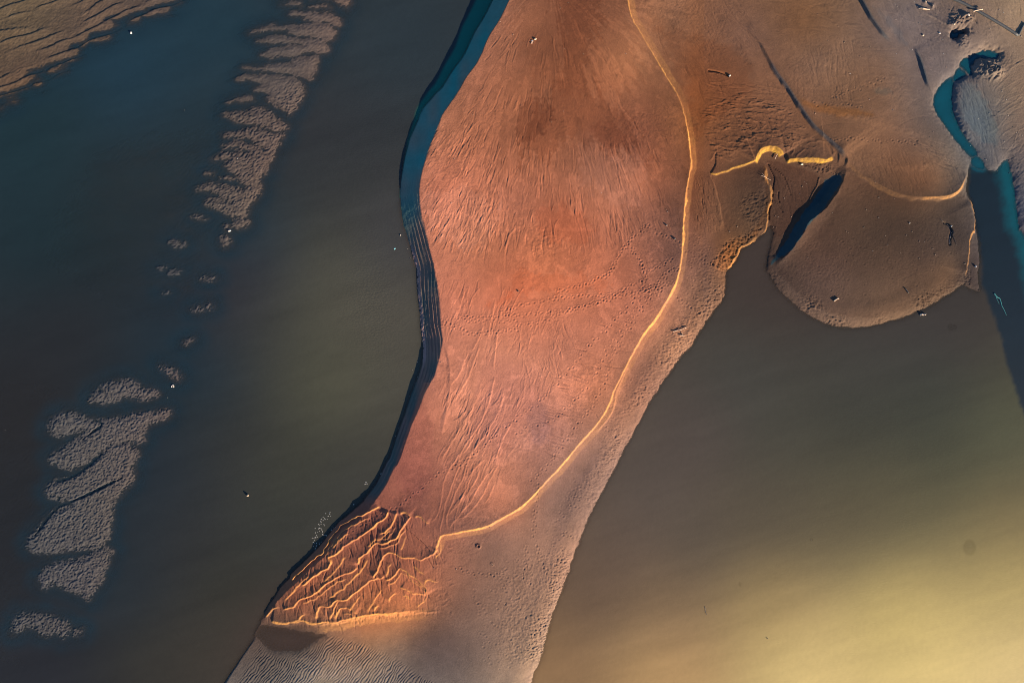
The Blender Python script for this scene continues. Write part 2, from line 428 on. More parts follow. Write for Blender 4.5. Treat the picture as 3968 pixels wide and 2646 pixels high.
# western rim and central spur of the delta
scarp(P(2700, 520, [(180, 560), (200, 680), (260, 840), (300, 980), (330, 1120), (340, 1240), (375, 1380), (385, 1500)], 3.92), 'L', .1, 5, 40, wob=2)
scarp(P(2700, 520, [(1030, 480, .06), (1020, 560, .2), (1010, 680, .2), (1070, 760, .22), (1110, 900, .24), (1110, 1010, .24), (1060, 1100, .26), (1060, 1250, .26), (1050, 1380, .26), (1020, 1480, .26), (960, 1568, .2)], 3.92), 'L', .2, 8, 50, wob=4, gold=.6)
scarp(P(2000, 880, [(1640, 60, .1), (1560, 112, .2), (1500, 145, .2), (1485, 200, .2), (1435, 265, .2), (1412, 320, .1)]), 'L', .2, 8, 20, wob=4, gold=.5)
for pts, am in [([(1060, 460), (1110, 560), (1170, 680), (1140, 800), (1140, 940), (1120, 1060), (1080, 1180), (1090, 1300)], -.09), ([(1080, 460), (1200, 540), (1300, 640), (1360, 780), (1420, 930)], -.06),
                ([(1150, 1000), (1240, 1100), (1300, 1190)], -.05), ([(1230, 880), (1215, 980), (1250, 1040)], -.06), ([(1180, 560), (1320, 660), (1480, 780)], .04), ([(1840, 680), (1820, 800), (1750, 900), (1700, 1030)], .05)]:
    pp = chaikin(P(2700, 520, pts, 3.92), 2)
    for a, b in zip(pp[:-1], pp[1:]):
        stamp((a[0] + b[0]) / 2, (a[1] + b[1]) / 2, math.atan2(b[1] - a[1], b[0] - a[0]), math.hypot(b[0] - a[0], b[1] - a[1]) * .8 + 2, 2.6, am * .7)

# ------------------------------------------------------------------ eroded fan at the tip of the bank
F = lambda pts: P(1000, 1746, pts)
fan_lines = [
    ([(50, 1125), (75, 1095), (100, 1065), (150, 1045)], .14), ([(170, 1062), (240, 1048), (290, 992), (370, 965), (420, 930), (480, 880), (540, 840), (600, 820), (650, 800), (685, 775)], .24),
    ([(300, 905), (360, 860), (430, 805), (480, 780), (500, 738), (478, 712), (540, 680), (600, 628), (680, 580), (740, 540), (775, 512), (830, 465), (868, 440), (885, 390)], .32),
    ([(220, 870), (290, 810), (350, 750), (400, 710), (448, 680), (480, 605), (520, 550), (580, 492), (640, 455), (700, 430), (760, 400), (832, 365)], .26),
    ([(820, 550), (860, 540), (900, 500), (930, 450), (940, 398)], .2),
    ([(680, 765), (685, 712), (740, 680), (770, 640), (805, 607), (840, 618), (880, 605), (940, 580), (962, 530), (1000, 482), (1030, 442), (1048, 428)], .3),
    ([(968, 430), (970, 408), (1002, 400), (1040, 432)], .18), ([(1060, 445), (1082, 425), (1112, 440), (1140, 468), (1165, 482)], .14),
    ([(388, 1130), (408, 1065), (430, 1035), (480, 1045), (540, 995), (600, 995), (640, 965), (690, 925), (730, 895), (770, 860), (812, 845), (832, 850), (860, 828)], .24),
    ([(780, 850), (812, 800), (830, 740), (858, 690), (900, 673), (940, 685), (980, 710), (1030, 712), (1065, 710), (1100, 727), (1150, 702), (1190, 685), (1215, 640)], .28),
    ([(860, 862), (900, 850), (932, 820), (962, 778), (1000, 795), (1050, 840), (1100, 880), (1138, 920), (1150, 965)], .2),
    ([(960, 900), (1000, 925), (1050, 950), (1100, 950), (1142, 970)], .12), ([(1142, 975), (1125, 1010), (1065, 1045)], .05),
    ([(272, 1140), (298, 1098), (330, 1095)], .16), ([(518, 1130), (540, 1080), (560, 1052), (600, 1043), (640, 1060), (680, 1088)], .18),
    ([(485, 1130), (500, 1105), (515, 1080), (530, 1030), (545, 995)], .14),
    ([(785, 1075), (802, 1040), (825, 1022)], .14), ([(880, 1010), (910, 962), (942, 942)], .12), ([(975, 965), (1000, 960), (1040, 1000)], .08),
    ([(1122, 900), (1135, 860), (1165, 853), (1198, 878), (1225, 874)], .08), ([(600, 700), (560, 760), (500, 830), (440, 880)], .09), ([(750, 720), (700, 800), (640, 860), (560, 930), (480, 985)], .1), ([(900, 520), (840, 580), (780, 600), (740, 640)], .1), ([(1000, 560), (985, 620), (960, 660)], .06), ([(700, 960), (640, 1040), (620, 1080)], .08), ([(900, 740), (880, 790), (870, 850)], .09), ([(1050, 760), (1090, 800), (1130, 830)], .07), ([(620, 540), (540, 610), (500, 650)], .1), ([(350, 830), (280, 900), (230, 960), (180, 1000)], .12), ([(840, 920), (800, 980), (760, 1040), (740, 1080)], .09), ([(1228, 590), (1240, 640), (1215, 700), (1190, 715)], .06)]
fan_base = H.copy()
for pts, am in fan_lines:
    if pts[0][0] > pts[-1][0]: pts = pts[::-1]
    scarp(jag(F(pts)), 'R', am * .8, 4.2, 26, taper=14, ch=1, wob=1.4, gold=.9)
    # rills running down from each crest
    pp = chaikin(F(pts), 2)
    if am > .15 and len(pts) > 4:
        for dv, fr_ in ((random.uniform(16, 26), .35),):
            if random.random() < .35: continue
            k0 = random.randint(0, len(pts) // 3); k1 = random.randint(2 * len(pts) // 3, len(pts) - 1)
            scarp(jag([(x + dv * .3, y + dv) for x, y in F(pts)[k0:k1 + 1]], 4), 'R', am * fr_, 3.2, 12, taper=20, ch=1, gold=.55)
    acc = 0; nxt_ = 6
    for a, b in zip(pp[:-1], pp[1:]):
        acc += math.hypot(b[0] - a[0], b[1] - a[1])
        if acc > nxt_:
            acc = 0; nxt_ = random.choice([5, 6, 8, 12, 22, 30])
            L = random.uniform(8, 44) * (am / .24) ** .5
            ang = math.radians(random.uniform(66, 98))
            stamp(b[0] + math.cos(ang) * (L + 3), b[1] + math.sin(ang) * (L + 3), ang + random.gauss(0, .15), L, random.uniform(1.6, 2.6), random.choice([-1, -1, .8]) * am * random.uniform(.08, .26), random.uniform(-.2, .2))
Mline = [(90, 1143), (170, 1157), (240, 1150), (280, 1133), (330, 1145), (390, 1163), (450, 1140), (520, 1150), (600, 1122), (680, 1105), (760, 1090), (850, 1082), (950, 1075), (1060, 1065), (1160, 1062), (1235, 1057)]
scarp(F([(x, y, a_) for (x, y), a_ in zip(Mline, [.16] + [.2] * 11 + [.17, .12, .07, .02])]), 'R', .2, 8, 60, taper=(8, 150), wob=2, gold=1)
scarp(F([(x, y + 14) for x, y in Mline]), 'R', .08, 8, 6, taper=30, wob=3)
apron = F([(380, 1160), (520, 1150), (680, 1112), (850, 1090), (1060, 1072), (1235, 1062)])
scarp([(p_[0], p_[1], a_) for p_, a_ in zip(apron, (.1, .16, .16, .13, .08, .01))], 'R', .16, 36, 50, taper=(40, 170), wob=5, gold=.4)
for _ in range(260):
    x, y = random.uniform(1020, 1720), 0
    y = 1746 + (1160 - (x - 1000) * 1.742 * .09) / 1.742 + random.uniform(6, 30)
    stamp(x, y, math.radians(random.uniform(70, 110)), random.uniform(4, 12), random.uniform(1.8, 3), random.uniform(-.03, .02))
fan_poly = F([(60, 1120), (150, 1000), (430, 700), (700, 420), (900, 380), (1160, 480), (1240, 560), (1280, 800), (1260, 1050), (700, 1090), (300, 1140)])
for _ in range(70):
    x, y = random.uniform(1685, 1760), random.uniform(2050, 2370)
    stamp(x, y, math.radians(random.uniform(0, 180)), random.uniform(4, 14), random.uniform(2, 4), random.uniform(-.03, .03), random.uniform(-.5, .5))
for x, y in scatter(fan_poly, 1000):
    stamp(x, y, math.radians(random.gauss(82, 14)), random.uniform(5, 22), random.uniform(1.6, 2.8), random.uniform(-.022, .016))

# rills feeding the fan from the bank
rills = [F([(1360, 0), (1340, 50), (1300, 100), (1270, 170), (1248, 230), (1240, 330), (1215, 430), (1165, 475)]), F([(1385, 30), (1350, 120), (1320, 200), (1290, 290), (1265, 340), (1255, 430), (1235, 500), (1235, 550)]),
         F([(1445, 0), (1410, 80), (1390, 180), (1330, 270), (1310, 360), (1278, 410), (1275, 470), (1290, 525)]), F([(1540, 40), (1460, 110), (1415, 190), (1400, 240), (1370, 330), (1310, 390), (1282, 430)]),
         F([(1560, 130), (1510, 200), (1470, 270), (1440, 330), (1380, 390), (1350, 440), (1312, 470), (1300, 520)]), F([(1625, 80), (1560, 200), (1520, 290), (1478, 345), (1430, 400), (1390, 438), (1350, 440)]),
         F([(1500, 100), (1480, 180), (1440, 240)]), F([(1415, 330), (1400, 370), (1375, 410)]), F([(1600, 200), (1570, 280), (1530, 350)]),
         P(1000, 880, [(1410, 860), (1385, 940), (1350, 1010), (1300, 1070)]), P(1000, 880, [(1500, 800), (1460, 900), (1425, 1010), (1370, 1100), (1325, 1180)]), P(1000, 880, [(1415, 1265), (1360, 1370), (1300, 1460), (1240, 1568)]),
         P(1000, 880, [(1510, 1080), (1460, 1190), (1400, 1320), (1340, 1430)]), P(1000, 880, [(1600, 1000), (1565, 1180), (1490, 1340), (1400, 1460), (1345, 1568)]), P(1000, 880, [(1665, 1120), (1625, 1250), (1550, 1370), (1470, 1480), (1395, 1568)]),
         P(1000, 880, [(1310, 1310), (1380, 1270), (1420, 1200), (1440, 1100)]), P(1000, 880, [(1530, 650), (1490, 760), (1440, 850)]), P(1000, 880, [(1600, 500), (1570, 640), (1555, 760)]), P(1000, 880, [(1620, 700), (1600, 850), (1590, 960)]),
         P(1000, 880, [(1480, 1360), (1440, 1450), (1380, 1530)]), P(1000, 880, [(1560, 1210), (1620, 1170), (1650, 1090)]), P(1000, 880, [(1720, 1300), (1650, 1420), (1600, 1568)])]
for r in rills:
    scarp(r, 'L', random.uniform(.026, .042), 3.6, 8, taper=20, ch=2, wob=1.5)

for ln, am_ in [([(300, -60), (420, 120), (560, 260), (760, 420), (980, 520)], .05), ([(150, 300), (330, 420), (560, 500), (820, 640), (1080, 760)], .045), ([(220, 640), (420, 760), (700, 830), (1000, 900), (1250, 1010)], .06), ([(520, 990), (700, 1080), (900, 1130), (1120, 1120), (1290, 1060)], .05), ([(-420, 60), (-260, 220), (-120, 420), (-20, 640)], .06), ([(-300, -40), (-160, 120), (-40, 260)], .05)]:
    scarp(P(2968, 0, ln), 'R', am_, 22, 60, taper=160, ch=2, wob=6)
# ------------------------------------------------------------------ flow streaks on the sand flats
def flow(u, v):
    return math.atan2(v + 80, (u - 2130) * 1.05)


def streaks(poly, n, ang=None, Ls=(8, 30), w=(1.8, 3.2), amp=(-.03, .03), jit=7, clump=0, seed=0):
    w = (w[0] * .68, w[1] * .72); Ls = (Ls[0] * .7, Ls[1] * 1.5); n = int(n * 1.05); amp = (amp[0] * .95, amp[1] * .8)
    for x, y in scatter(poly, n):
        if clump:
            q = float(noise(np.array([x / clump]), np.array([y / clump]), seed)[0])
            if q < random.uniform(-.3, .5): continue
        a = flow(x, y) if ang is None else math.radians(ang)
        stamp(x, y, a + math.radians(random.gauss(0, jit)), random.uniform(*Ls) * (2.0 if random.random() < .08 else 1), random.uniform(*w), random.uniform(*amp), random.uniform(-.25, .25))


bank_up = [(1900, 190), (2150, 130), (2440, 180), (2640, 420), (2660, 700), (2600, 900), (2200, 980), (1700, 1000), (1640, 800), (1650, 600), (1760, 350)]
streaks(bank_up, 2400, None, (8, 36), (2.0, 3.4), (-.03, .035), 6, 70, 41)
streaks([(1650, 500), (2150, 650), (2150, 960), (1700, 1000), (1640, 800)], 1100, None, (6, 26), (2.0, 3.2), (-.026, .036), 9, 45, 42)
streaks([(2150, 600), (2500, 560), (2620, 700), (2560, 900), (2250, 960)], 700, None, (8, 34), (2.0, 3.0), (-.03, .04), 8, 60, 43)
streaks([(1690, 1000), (2000, 1150), (2200, 1250), (2150, 1500), (1850, 1700), (1700, 1720), (1720, 1300)], 1100, 108, (8, 34), (1.8, 3.0), (-.022, .03), 9, 70, 44)
streaks([(1720, 1500), (2050, 1500), (1950, 1800), (1800, 1980), (1690, 1980)], 500, 112, (10, 40), (1.8, 2.8), (-.02, .03), 8, 60, 45)
streaks([(2000, 1250), (2300, 1220), (2250, 1420), (2050, 1500)], 300, 68, (6, 24), (1.8, 2.8), (-.025, .03), 10, 50, 46)
feather = P(2000, 880, [(560, 600), (900, 420), (1000, 350), (860, 700), (700, 850), (600, 1100), (420, 1360), (230, 1568), (0, 1500), (150, 1250), (380, 900)])
streaks(feather, 520, 27, (8, 42), (1.8, 3.0), (-.045, .03), 9, 55, 47)
streaks(P(2000, 880, [(850, 60), (1080, 60), (1080, 350), (900, 520), (780, 700), (640, 520)]), 170, 40, (8, 30), (1.8, 2.6), (-.03, .02), 14, 0, 0)
streaks(P(2000, 0, [(780, 0), (1500, 0), (1600, 330), (1742, 600), (1742, 900), (1250, 900), (1150, 600), (1000, 380)]), 650, 52, (10, 48), (2, 3.6), (-.03, .022), 9, 80, 48)
streaks(P(2000, 0, [(1250, 560), (1742, 600), (1742, 780), (1300, 780)]), 120, 8, (10, 36), (2, 3), (-.03, .03), 8)
streaks(P(2000, 0, [(1190, 1200), (1330, 1200), (1400, 1568), (1200, 1568)]), 160, 72, (5, 16), (2, 3), (-.04, .04), 15, 0, 0)
# wrinkled mud above the delta
crack = P(2968, 0, [(-420, 740), (-200, 640), (120, 740), (240, 900), (360, 1040), (60, 1010), (-60, 980), (-340, 1130), (-430, 900)])
for x, y in scatter(crack, 560):
    stamp(x, y, math.radians(random.choice([12, 18, 24, 5, -8]) + random.gauss(0, 10)), random.uniform(6, 26), random.uniform(2, 3), random.uniform(-.02, .05), random.uniform(-.5, .5))
for pts in [[(110, 50), (180, 150), (320, 210), (480, 260), (520, 230), (700, 330), (850, 370)], [(340, 110), (430, 150), (540, 150), (640, 200)], [(620, 85), (700, 110), (780, 130), (880, 180)],
            [(560, 240), (700, 265), (860, 275)], [(180, 440), (240, 320), (300, 250)], [(230, 250), (270, 180)], [(800, 20), (850, 70), (960, 75)], [(1020, 50), (1130, 30), (1240, 60)], [(1450, 380), (1500, 330), (1560, 280), (1620, 250)],
            [(1380, 350), (1440, 290), (1430, 240), (1380, 270)], [(1370, 270), (1410, 200), (1425, 160), (1480, 150), (1560, 105)], [(1500, 220), (1560, 190)], [(1430, 10), (1400, 60), (1450, 100)], [(1300, 60), (1340, 110), (1400, 90)],
            [(300, 360), (400, 400), (520, 440)], [(460, 370), (490, 320), (540, 350)], [(1620, 20), (1650, 60), (1700, 110)], [(1750, 130), (1900, 130), (1990, 200), (2040, 280), (2030, 370)]]:
    scarp(P(2700, 520, pts, 3.92), 'R', .055, 4.5, 7, taper=10, ch=1, wob=1.5)
# right hand lobe
streaks(P(2968, 0, [(180, 380), (560, 300), (620, 560), (560, 720), (200, 640)]), 150, 82, (8, 38), (2.5, 4), (-.022, .015), 8)
streaks(P(2968, 0, [(520, 1050), (900, 1060), (1340, 1150), (1250, 1290), (900, 1290), (620, 1150)]), 150, 62, (8, 44), (2.2, 3.4), (-.025, .012), 8)
streaks(P(2968, 0, [(0, 0), (580, 0), (800, 330), (1040, 620), (1100, 800), (900, 900), (400, 850), (100, 450)]), 260, 25, (14, 60), (3, 6), (-.012, .012), 25)
streaks(P(2968, 0, [(960, 940), (1300, 1000), (1380, 1150), (1340, 1180), (1000, 1080)]), 60, 32, (10, 36), (2.4, 4), (-.04, .015), 8)
streaks(P(2968, 0, [(600, 0), (1700, 0), (1742, 300), (1300, 330), (1100, 600), (900, 330)]), 420, 48, (8, 36), (2.2, 4), (-.022, .022), 18)
streaks(P(2968, 0, [(1290, 520), (1500, 560), (1600, 950), (1560, 1080), (1420, 980), (1280, 780)]), 240, 62, (10, 44), (2.2, 3.6), (-.03, .02), 12)
streaks(P(2968, 0, [(1560, 400), (1742, 400), (1742, 1568), (1660, 1100), (1560, 800)]), 160, -30, (8, 40), (2.2, 4), (-.02, .025), 25)
# delta mud
streaks(P(2700, 520, [(1050, 460), (1600, 560), (1900, 700), (1700, 1000), (1400, 1300), (1100, 1500)], 3.92), 160, 60, (6, 30), (2.4, 4), (-.025, .015), 22)

# ripples and clods (small bumpy relief), masks by soft polygons
TH = np.arctan2(VV + 80, (UU - 2130) * .9); RR = np.hypot(UU - 2130, VV + 80)


def soft(poly, w, rag=0.0, seed=9, ch=1):
    """0..1 mask, ramping in over w plan units inside the outline"""
    pl = chaikin(poly, ch, True) if ch else poly
    m = inside(pl)
    W, d_, _, _, _, _ = line_field(pl, w + abs(rag) * 3 + 2, closed=True)
    out = np.zeros((NY, NX), np.float32)
    dd = np.where(m[W], d_, -d_)
    if rag: dd = dd + rag * (1.5 * noise(TH[W] * 42, RR[W] / 90, seed) + noise(UU[W] / 9, VV[W] / 9, seed + 1) if 200 <= seed <= 209 else noise(UU[W] / 22, VV[W] / 22, seed) + .7 * noise(UU[W] / 8, VV[W] / 8, seed + 1))
    out[W] = smooth(dd / w)
    full = m.copy(); full[W] &= d_ >= (w + abs(rag) * 3 + 1)
    out[full] = 1
    return out


def clods(mask, amp, sx, sy, ang, seed, thr=.0):
    c, s_ = math.cos(math.radians(ang)), math.sin(math.radians(ang))
    x = (UU * c + VV * s_) / sx; y = (-UU * s_ + VV * c) / sy
    x = x + .5 * noise(UU / 40, VV / 40, seed + 5); y = y + .8 * noise(UU / 36, VV / 36, seed + 6)
    n = noise(x, y, seed) * .7 + noise(x * 1.9, y * 1.9, seed + 1) * .4
    H[...] += (amp * mask * np.maximum(n - thr, -.6)).astype(np.float32)


shore_e = smooth((95 - Dn) / 60) * (Dn > 0) * (1 - steep)
east = (UU > 2030) & (UU < 2830) & (VV > 950)
clods(shore_e * east * smooth(.5 + noise(UU / 90, VV / 90, 61)), .075, 7, 4.6, 15, 62)
clods(shore_e * ((UU > 2960) & (VV > 980) & (UU < 3760)) * smooth(.55 + noise(UU / 90, VV / 90, 63)), .085, 8, 4.6, 30, 64)
clods(soft(P(2000, 880, [(1010, 560), (1400, 480), (1330, 640), (1100, 880), (700, 1400), (560, 1400), (850, 900)]), 50, 10, 65), .028, 7, 6, 10, 66)
clods(soft(P(2000, 880, [(1130, 0), (1300, 0), (1400, 400), (1200, 650), (1000, 650), (1130, 330)]), 40, 10, 67), .018, 8, 7, 10, 68)
clods(soft(P(2000, 1746, [(0, 650), (200, 650), (360, 560), (320, 900), (160, 1400), (-100, 1500), (-200, 1100)]), 60, 14, 69), .03, 8, 6, 80, 70, .1)
clods(soft(P(2700, 520, [(760, 860), (1060, 820), (1110, 1000), (1050, 1480), (800, 1568), (680, 1300), (540, 1100)], 3.92), 20, 6, 71), .05, 7, 5, -5, 72)
clods(soft(P(2000, 880, [(1380, 110), (1640, 0), (1680, 20), (1560, 120), (1500, 190), (1420, 330), (1300, 290), (1290, 240), (1370, 180)]), 8, 4, 73), .10, 8, 6, 25, 74)
clods(soft(P(2700, 520, [(1380, 440), (2050, 430), (2110, 620), (1900, 640), (1600, 560)], 3.92), 12, 4, 75), .07, 7, 6, 0, 76)
clods(soft(P(1000, 0, [(1200, 800), (1400, 900), (1300, 1300), (1100, 1200)]), 30), .015, 9, 5, -50, 77)
clods(soft([(2020, 880), (2160, 850), (2200, 1010), (2020, 1020)], 40), .02, 8, 6, -50, 78)
clods(soft(P(1000, 0, [(1300, 1330), (1742, 1250), (1742, 1568), (1300, 1500)]), 30, 8, 79), .025, 5, 12, -8, 80)
fr = (ins * 1.0) * smooth((15 - Dn) / 5) * (UU > 1480) * (UU < 1700) * smooth((VV - 930) / 60) * smooth((1440 - VV) / 60)
FRINGE = fr.copy()
clods(fr, .10, 5, 7, 5, 85)
# big ripples on the southern sand
rip = soft(P(1000, 1746, [(-220, 1640), (-40, 1360), (10, 1250), (80, 1350), (180, 1365), (330, 1325), (480, 1225), (560, 1245), (760, 1290), (930, 1370), (1050, 1450), (1250, 1568), (1300, 1750), (-300, 1750)]), 30, 6, 81)
def ripples(mask, amp, wl, ang, seed, warp=1.0):
    c, s_ = math.cos(math.radians(ang)), math.sin(math.radians(ang))
    x = UU * c + VV * s_; y = -UU * s_ + VV * c
    ph = x / wl * 2 * np.pi + warp * (2.2 * noise(UU / 60, VV / 60, seed) + 2.0 * noise(x / 22, y / 30, seed + 1) + 1.1 * noise(x / 11, y / 14, seed + 2))
    H[...] += (amp * mask * (np.sin(ph) + .25 * np.sin(2 * ph)) * (.75 + .35 * noise(UU / 17, VV / 17, seed + 3))).astype(np.float32)
ripples(rip, .025, 9.5, 38, 82, 1.5)
# mounds in the far corner
for (x, y, r, a) in [(1240, 360, 30, .22), (1150, 400, 20, .12), (1420, 330, 14, .22), (1350, 300, 10, .2), (1320, 680, 22, .15), (1310, 600, 14, .15), (1700, 1080, 36, .22), (1780, 1150, 30, .25), (1880, 1160, 20, .25), (1640, 1000, 20, .15), (1880, 900, 22, .15), (820, 140, 8, .15), (700, 80, 8, .12)]:
    u0, v0 = 3400 + x / 4.127, y / 4.127
    W = win(u0 - 90, u0 + 90, v0 - 90, v0 + 90)
    rr = np.hypot(UU[W] - u0, VV[W] - v0) + 5 * noise(UU[W] / 9, VV[W] / 9, 90)
    H[W] += (a * np.exp(-(rr / r) ** 2) * (1 + .5 * noise(UU[W] / 6, VV[W] / 6, 91))).astype(np.float32)
for ctr in ((1700, 1100), (1240, 370)):
    u0, v0 = 3400 + ctr[0] / 4.127, ctr[1] / 4.127
    for _ in range(55):
        x = random.gauss(u0, 26); y = random.gauss(v0, 20)
        stamp(x, y, math.radians(random.choice([40, -40, 45, 30]) + random.gauss(0, 15)), random.uniform(5, 18), random.uniform(2, 3), random.uniform(-.08, .08))
for k in range(5):
    stamp(3400 + (1300 + k * 6) / 4.127, (600 + k * 38) / 4.127, math.radians(-18), 12, 3, .06, .5)
scarp(P(3400, 0, [(600, 165), (680, 215), (760, 290), (850, 320), (950, 380), (1060, 440), (1160, 500)], 4.127), 'R', .14, 5, 10, taper=10, ch=1)
scarp(P(3400, 0, [(1250, 750), (1310, 790), (1390, 800), (1410, 740), (1400, 700)], 4.127), 'L', .08, 5, 8, taper=6, ch=1)
scarp(P(3400, 0, [(420, 160), (470, 260), (600, 400), (800, 520), (960, 640), (1080, 780), (1240, 900), (1340, 1020)], 4.127), 'R', .06, 7, 16, taper=20, ch=1)

# footprints
K = lambda pts: P(2000, 880, pts)
for tr, st in [(K([(0, 1275), (110, 1225), (180, 1150), (270, 1040), (345, 975), (430, 870), (480, 800), (560, 735), (620, 665), (700, 590), (760, 530), (800, 470), (900, 430)]), 30),
               (P(1000, 880, [(1742, 1290), (1690, 1325), (1620, 1370), (1560, 1440), (1520, 1465), (1420, 1560)]) + P(1000, 1746, [(1340, 90), (1240, 135), (1170, 180), (1120, 240), (1030, 290), (990, 350), (850, 400), (780, 460), (690, 495), (620, 550), (560, 600)]), 26),
               (K([(0, 1390), (80, 1340), (150, 1330), (240, 1300), (330, 1220), (400, 1150), (460, 1090), (520, 1000), (560, 950), (600, 850), (680, 740), (740, 640), (800, 540)]), 34),
               (K([(260, 1530), (300, 1470), (350, 1400), (400, 1350), (450, 1290), (490, 1225), (510, 1195), (560, 1100), (590, 1070), (610, 1000), (630, 950), (640, 880), (690, 770), (765, 665), (790, 600), (830, 560), (870, 510), (920, 440), (980, 380), (1020, 330), (1090, 285)]), 24),
               (K([(0, 540), (100, 510), (190, 500), (290, 485), (360, 470), (450, 468), (540, 465), (640, 455), (740, 450), (830, 440), (920, 430)]), 18),
               (K([(20, 600), (80, 590), (200, 580), (310, 570), (400, 550), (500, 520), (600, 490), (700, 470), (800, 460)]), 18),
               (K([(0, 675), (60, 655), (150, 650), (240, 610), (310, 580), (420, 545), (520, 525), (640, 480), (760, 400), (850, 370)]), 18),
               (P(1000, 880, [(1742, 600), (1620, 605), (1490, 605), (1380, 610), (1300, 625), (1250, 645)]), 20), (P(1000, 880, [(1742, 632), (1620, 635), (1500, 630), (1400, 640)]), 20), (P(1000, 880, [(1742, 690), (1620, 700), (1500, 725), (1400, 720), (1380, 690), (1290, 660), (1240, 670), (1180, 690), (1130, 640)]), 16),
               (P(1000, 880, [(1742, 550), (1660, 560), (1630, 580), (1742, 600)]), 16), (K([(270, 440), (350, 420), (440, 395), (540, 360), (610, 325), (640, 290), (690, 180), (740, 130), (760, 90), (820, 50), (850, 10)]), 14),
               (K([(740, 130), (800, 190), (830, 260), (860, 310), (900, 300), (960, 260), (1010, 240), (1050, 215)]), 11), (K([(850, 0), (900, 5), (960, 60), (1050, 90), (1120, 160), (1180, 195), (1250, 215), (1290, 260)]), 20), (K([(840, 255), (850, 310), (870, 350), (840, 380)]), 9),
               (K([(1090, 285), (1010, 300), (960, 360), (930, 400), (900, 440)]), 12), (K([(1060, 380), (980, 400), (900, 420), (860, 440)]), 14),
               (P(2000, 1746, [(110, 190), (180, 120), (215, 90), (265, 20)]), 24), (P(2000, 1746, [(140, 210), (150, 250), (135, 285), (145, 330), (125, 370), (130, 415), (120, 455), (122, 530), (125, 565), (140, 620), (150, 680), (170, 745), (200, 790), (215, 850), (240, 890), (250, 960)]), 24),
               (P(2968, 0, [(430, 680), (480, 655), (520, 640), (600, 620), (660, 590), (740, 565), (800, 545)]), 24), (P(2968, 0, [(415, 955), (500, 960), (560, 950), (640, 955), (700, 960), (770, 968), (900, 970), (1000, 965)]), 22), (P(2968, 0, [(300, 720), (420, 730), (560, 725), (640, 750)]), 30),
               (K([(1080, 480), (1130, 520), (1200, 550), (1270, 600)]), 14), (P(2000, 1746, [(310, 550), (350, 560), (400, 590), (430, 600)]), 12), (P(2000, 1746, [(60, 640), (75, 740), (60, 800), (40, 860)]), 20),
               (P(1000, 1746, [(1360, 790), (1440, 810), (1540, 830), (1640, 820), (1700, 840)]), 20)]:
    trail(tr, st)
for x, y in scatter(K([(1150, 60), (1300, 60), (1400, 420), (1250, 640), (1120, 480), (1160, 300)]), 90): foot(x, y, random.uniform(.03, .055), random.uniform(2.6, 4))
for x, y in scatter(K([(820, 400), (980, 380), (960, 470), (820, 500)]), 34): foot(x, y, random.uniform(.04, .06), 3)
for x, y in scatter(P(2000, 1746, [(0, 700), (180, 700), (330, 500), (250, 950), (130, 1400), (-200, 1500), (-300, 900)]), 170): foot(x, y, random.uniform(.02, .05), random.uniform(2.6, 4.5))
for x, y in scatter(P(2000, 1746, [(250, 500), (480, 350), (520, 150), (420, 150), (240, 450)]), 60): foot(x, y, random.uniform(.02, .05), random.uniform(2.6, 4))
for x, y in scatter(K([(640, 1100), (1000, 850), (1040, 700), (1150, 600), (900, 1050), (700, 1400), (560, 1500)]), 110): foot(x, y, random.uniform(.02, .04), random.uniform(2.6, 4))
for x, y in scatter(P(2968, 880, [(150, 50), (1250, 50), (1300, 250), (900, 450), (500, 500), (100, 250)]), 110): foot(x, y, random.uniform(.015, .04), random.uniform(2.5, 4))

# ------------------------------------------------------------------ pools
def pool(poly, depth, s_in, s_out, rag=2.0, reach=160):
    pl = chaikin(poly, 2, True)
    m = inside(pl)
    mg = reach
    W, d_, _, _, _, _ = line_field(pl, mg, closed=True)
    dd = np.where(m[W], d_, -d_) + rag * noise(UU[W] / 9, VV[W] / 9, 95)
    h = H[W]
    keep = d_ < mg * .98
    out_ = np.maximum(-dd, 0)
    h = np.where(dd > 0, -np.minimum(depth, dd * S * s_in), np.where(keep, h * (1 - np.exp(-out_ / s_out) * (1 - smooth(out_ / (mg * .95)))), h))
    H[W] = h.astype(np.float32)


POOL1 = P(2968, 0, [(1303, 430), (1330, 400), (1380, 380), (1430, 355), (1480, 335), (1530, 345), (1578, 365), (1560, 410), (1520, 395), (1450, 395), (1405, 415), (1385, 450), (1400, 500), (1380, 515), (1345, 490), (1315, 465)])
POOL2 = P(2968, 0, [(1280, 510), (1230, 525), (1180, 570), (1140, 630), (1125, 690), (1140, 750), (1170, 800), (1220, 870), (1270, 940), (1320, 1000), (1360, 1040), (1400, 1080), (1425, 1085), (1435, 1060), (1420, 1020), (1390, 980), (1350, 930), (1310, 870), (1280, 800), (1260, 740), (1255, 660), (1268, 570)])
POOL3 = P(3400, 0, [(1150, 560), (1200, 510), (1300, 510), (1420, 525), (1330, 560), (1300, 600), (1220, 640), (1170, 620)], 4.127)
POND = F([(20, 1165), (110, 1185), (250, 1205), (400, 1235), (470, 1240), (400, 1268), (335, 1320), (290, 1350), (180, 1358), (80, 1345), (20, 1290), (-30, 1240)])
pool(POOL1, .7, .5, 14, 5.0, 90); pool(POOL2, .8, .5, 14, 2.5, 90); pool(P(2968, 0, [(1290, 455), (1330, 470), (1360, 505), (1310, 540), (1262, 560), (1262, 515)]), .35, .5, 10, 2.5, 50); pool(P(2968, 0, [(1385, 1060), (1432, 1050), (1470, 1095), (1480, 1150), (1410, 1140), (1380, 1100)]), .3, .5, 10, 2.5, 40); pool(POOL3, .3, .4, 8, 6.0, 50); pool(POND, .2, .09, 12, 4.0, 50)

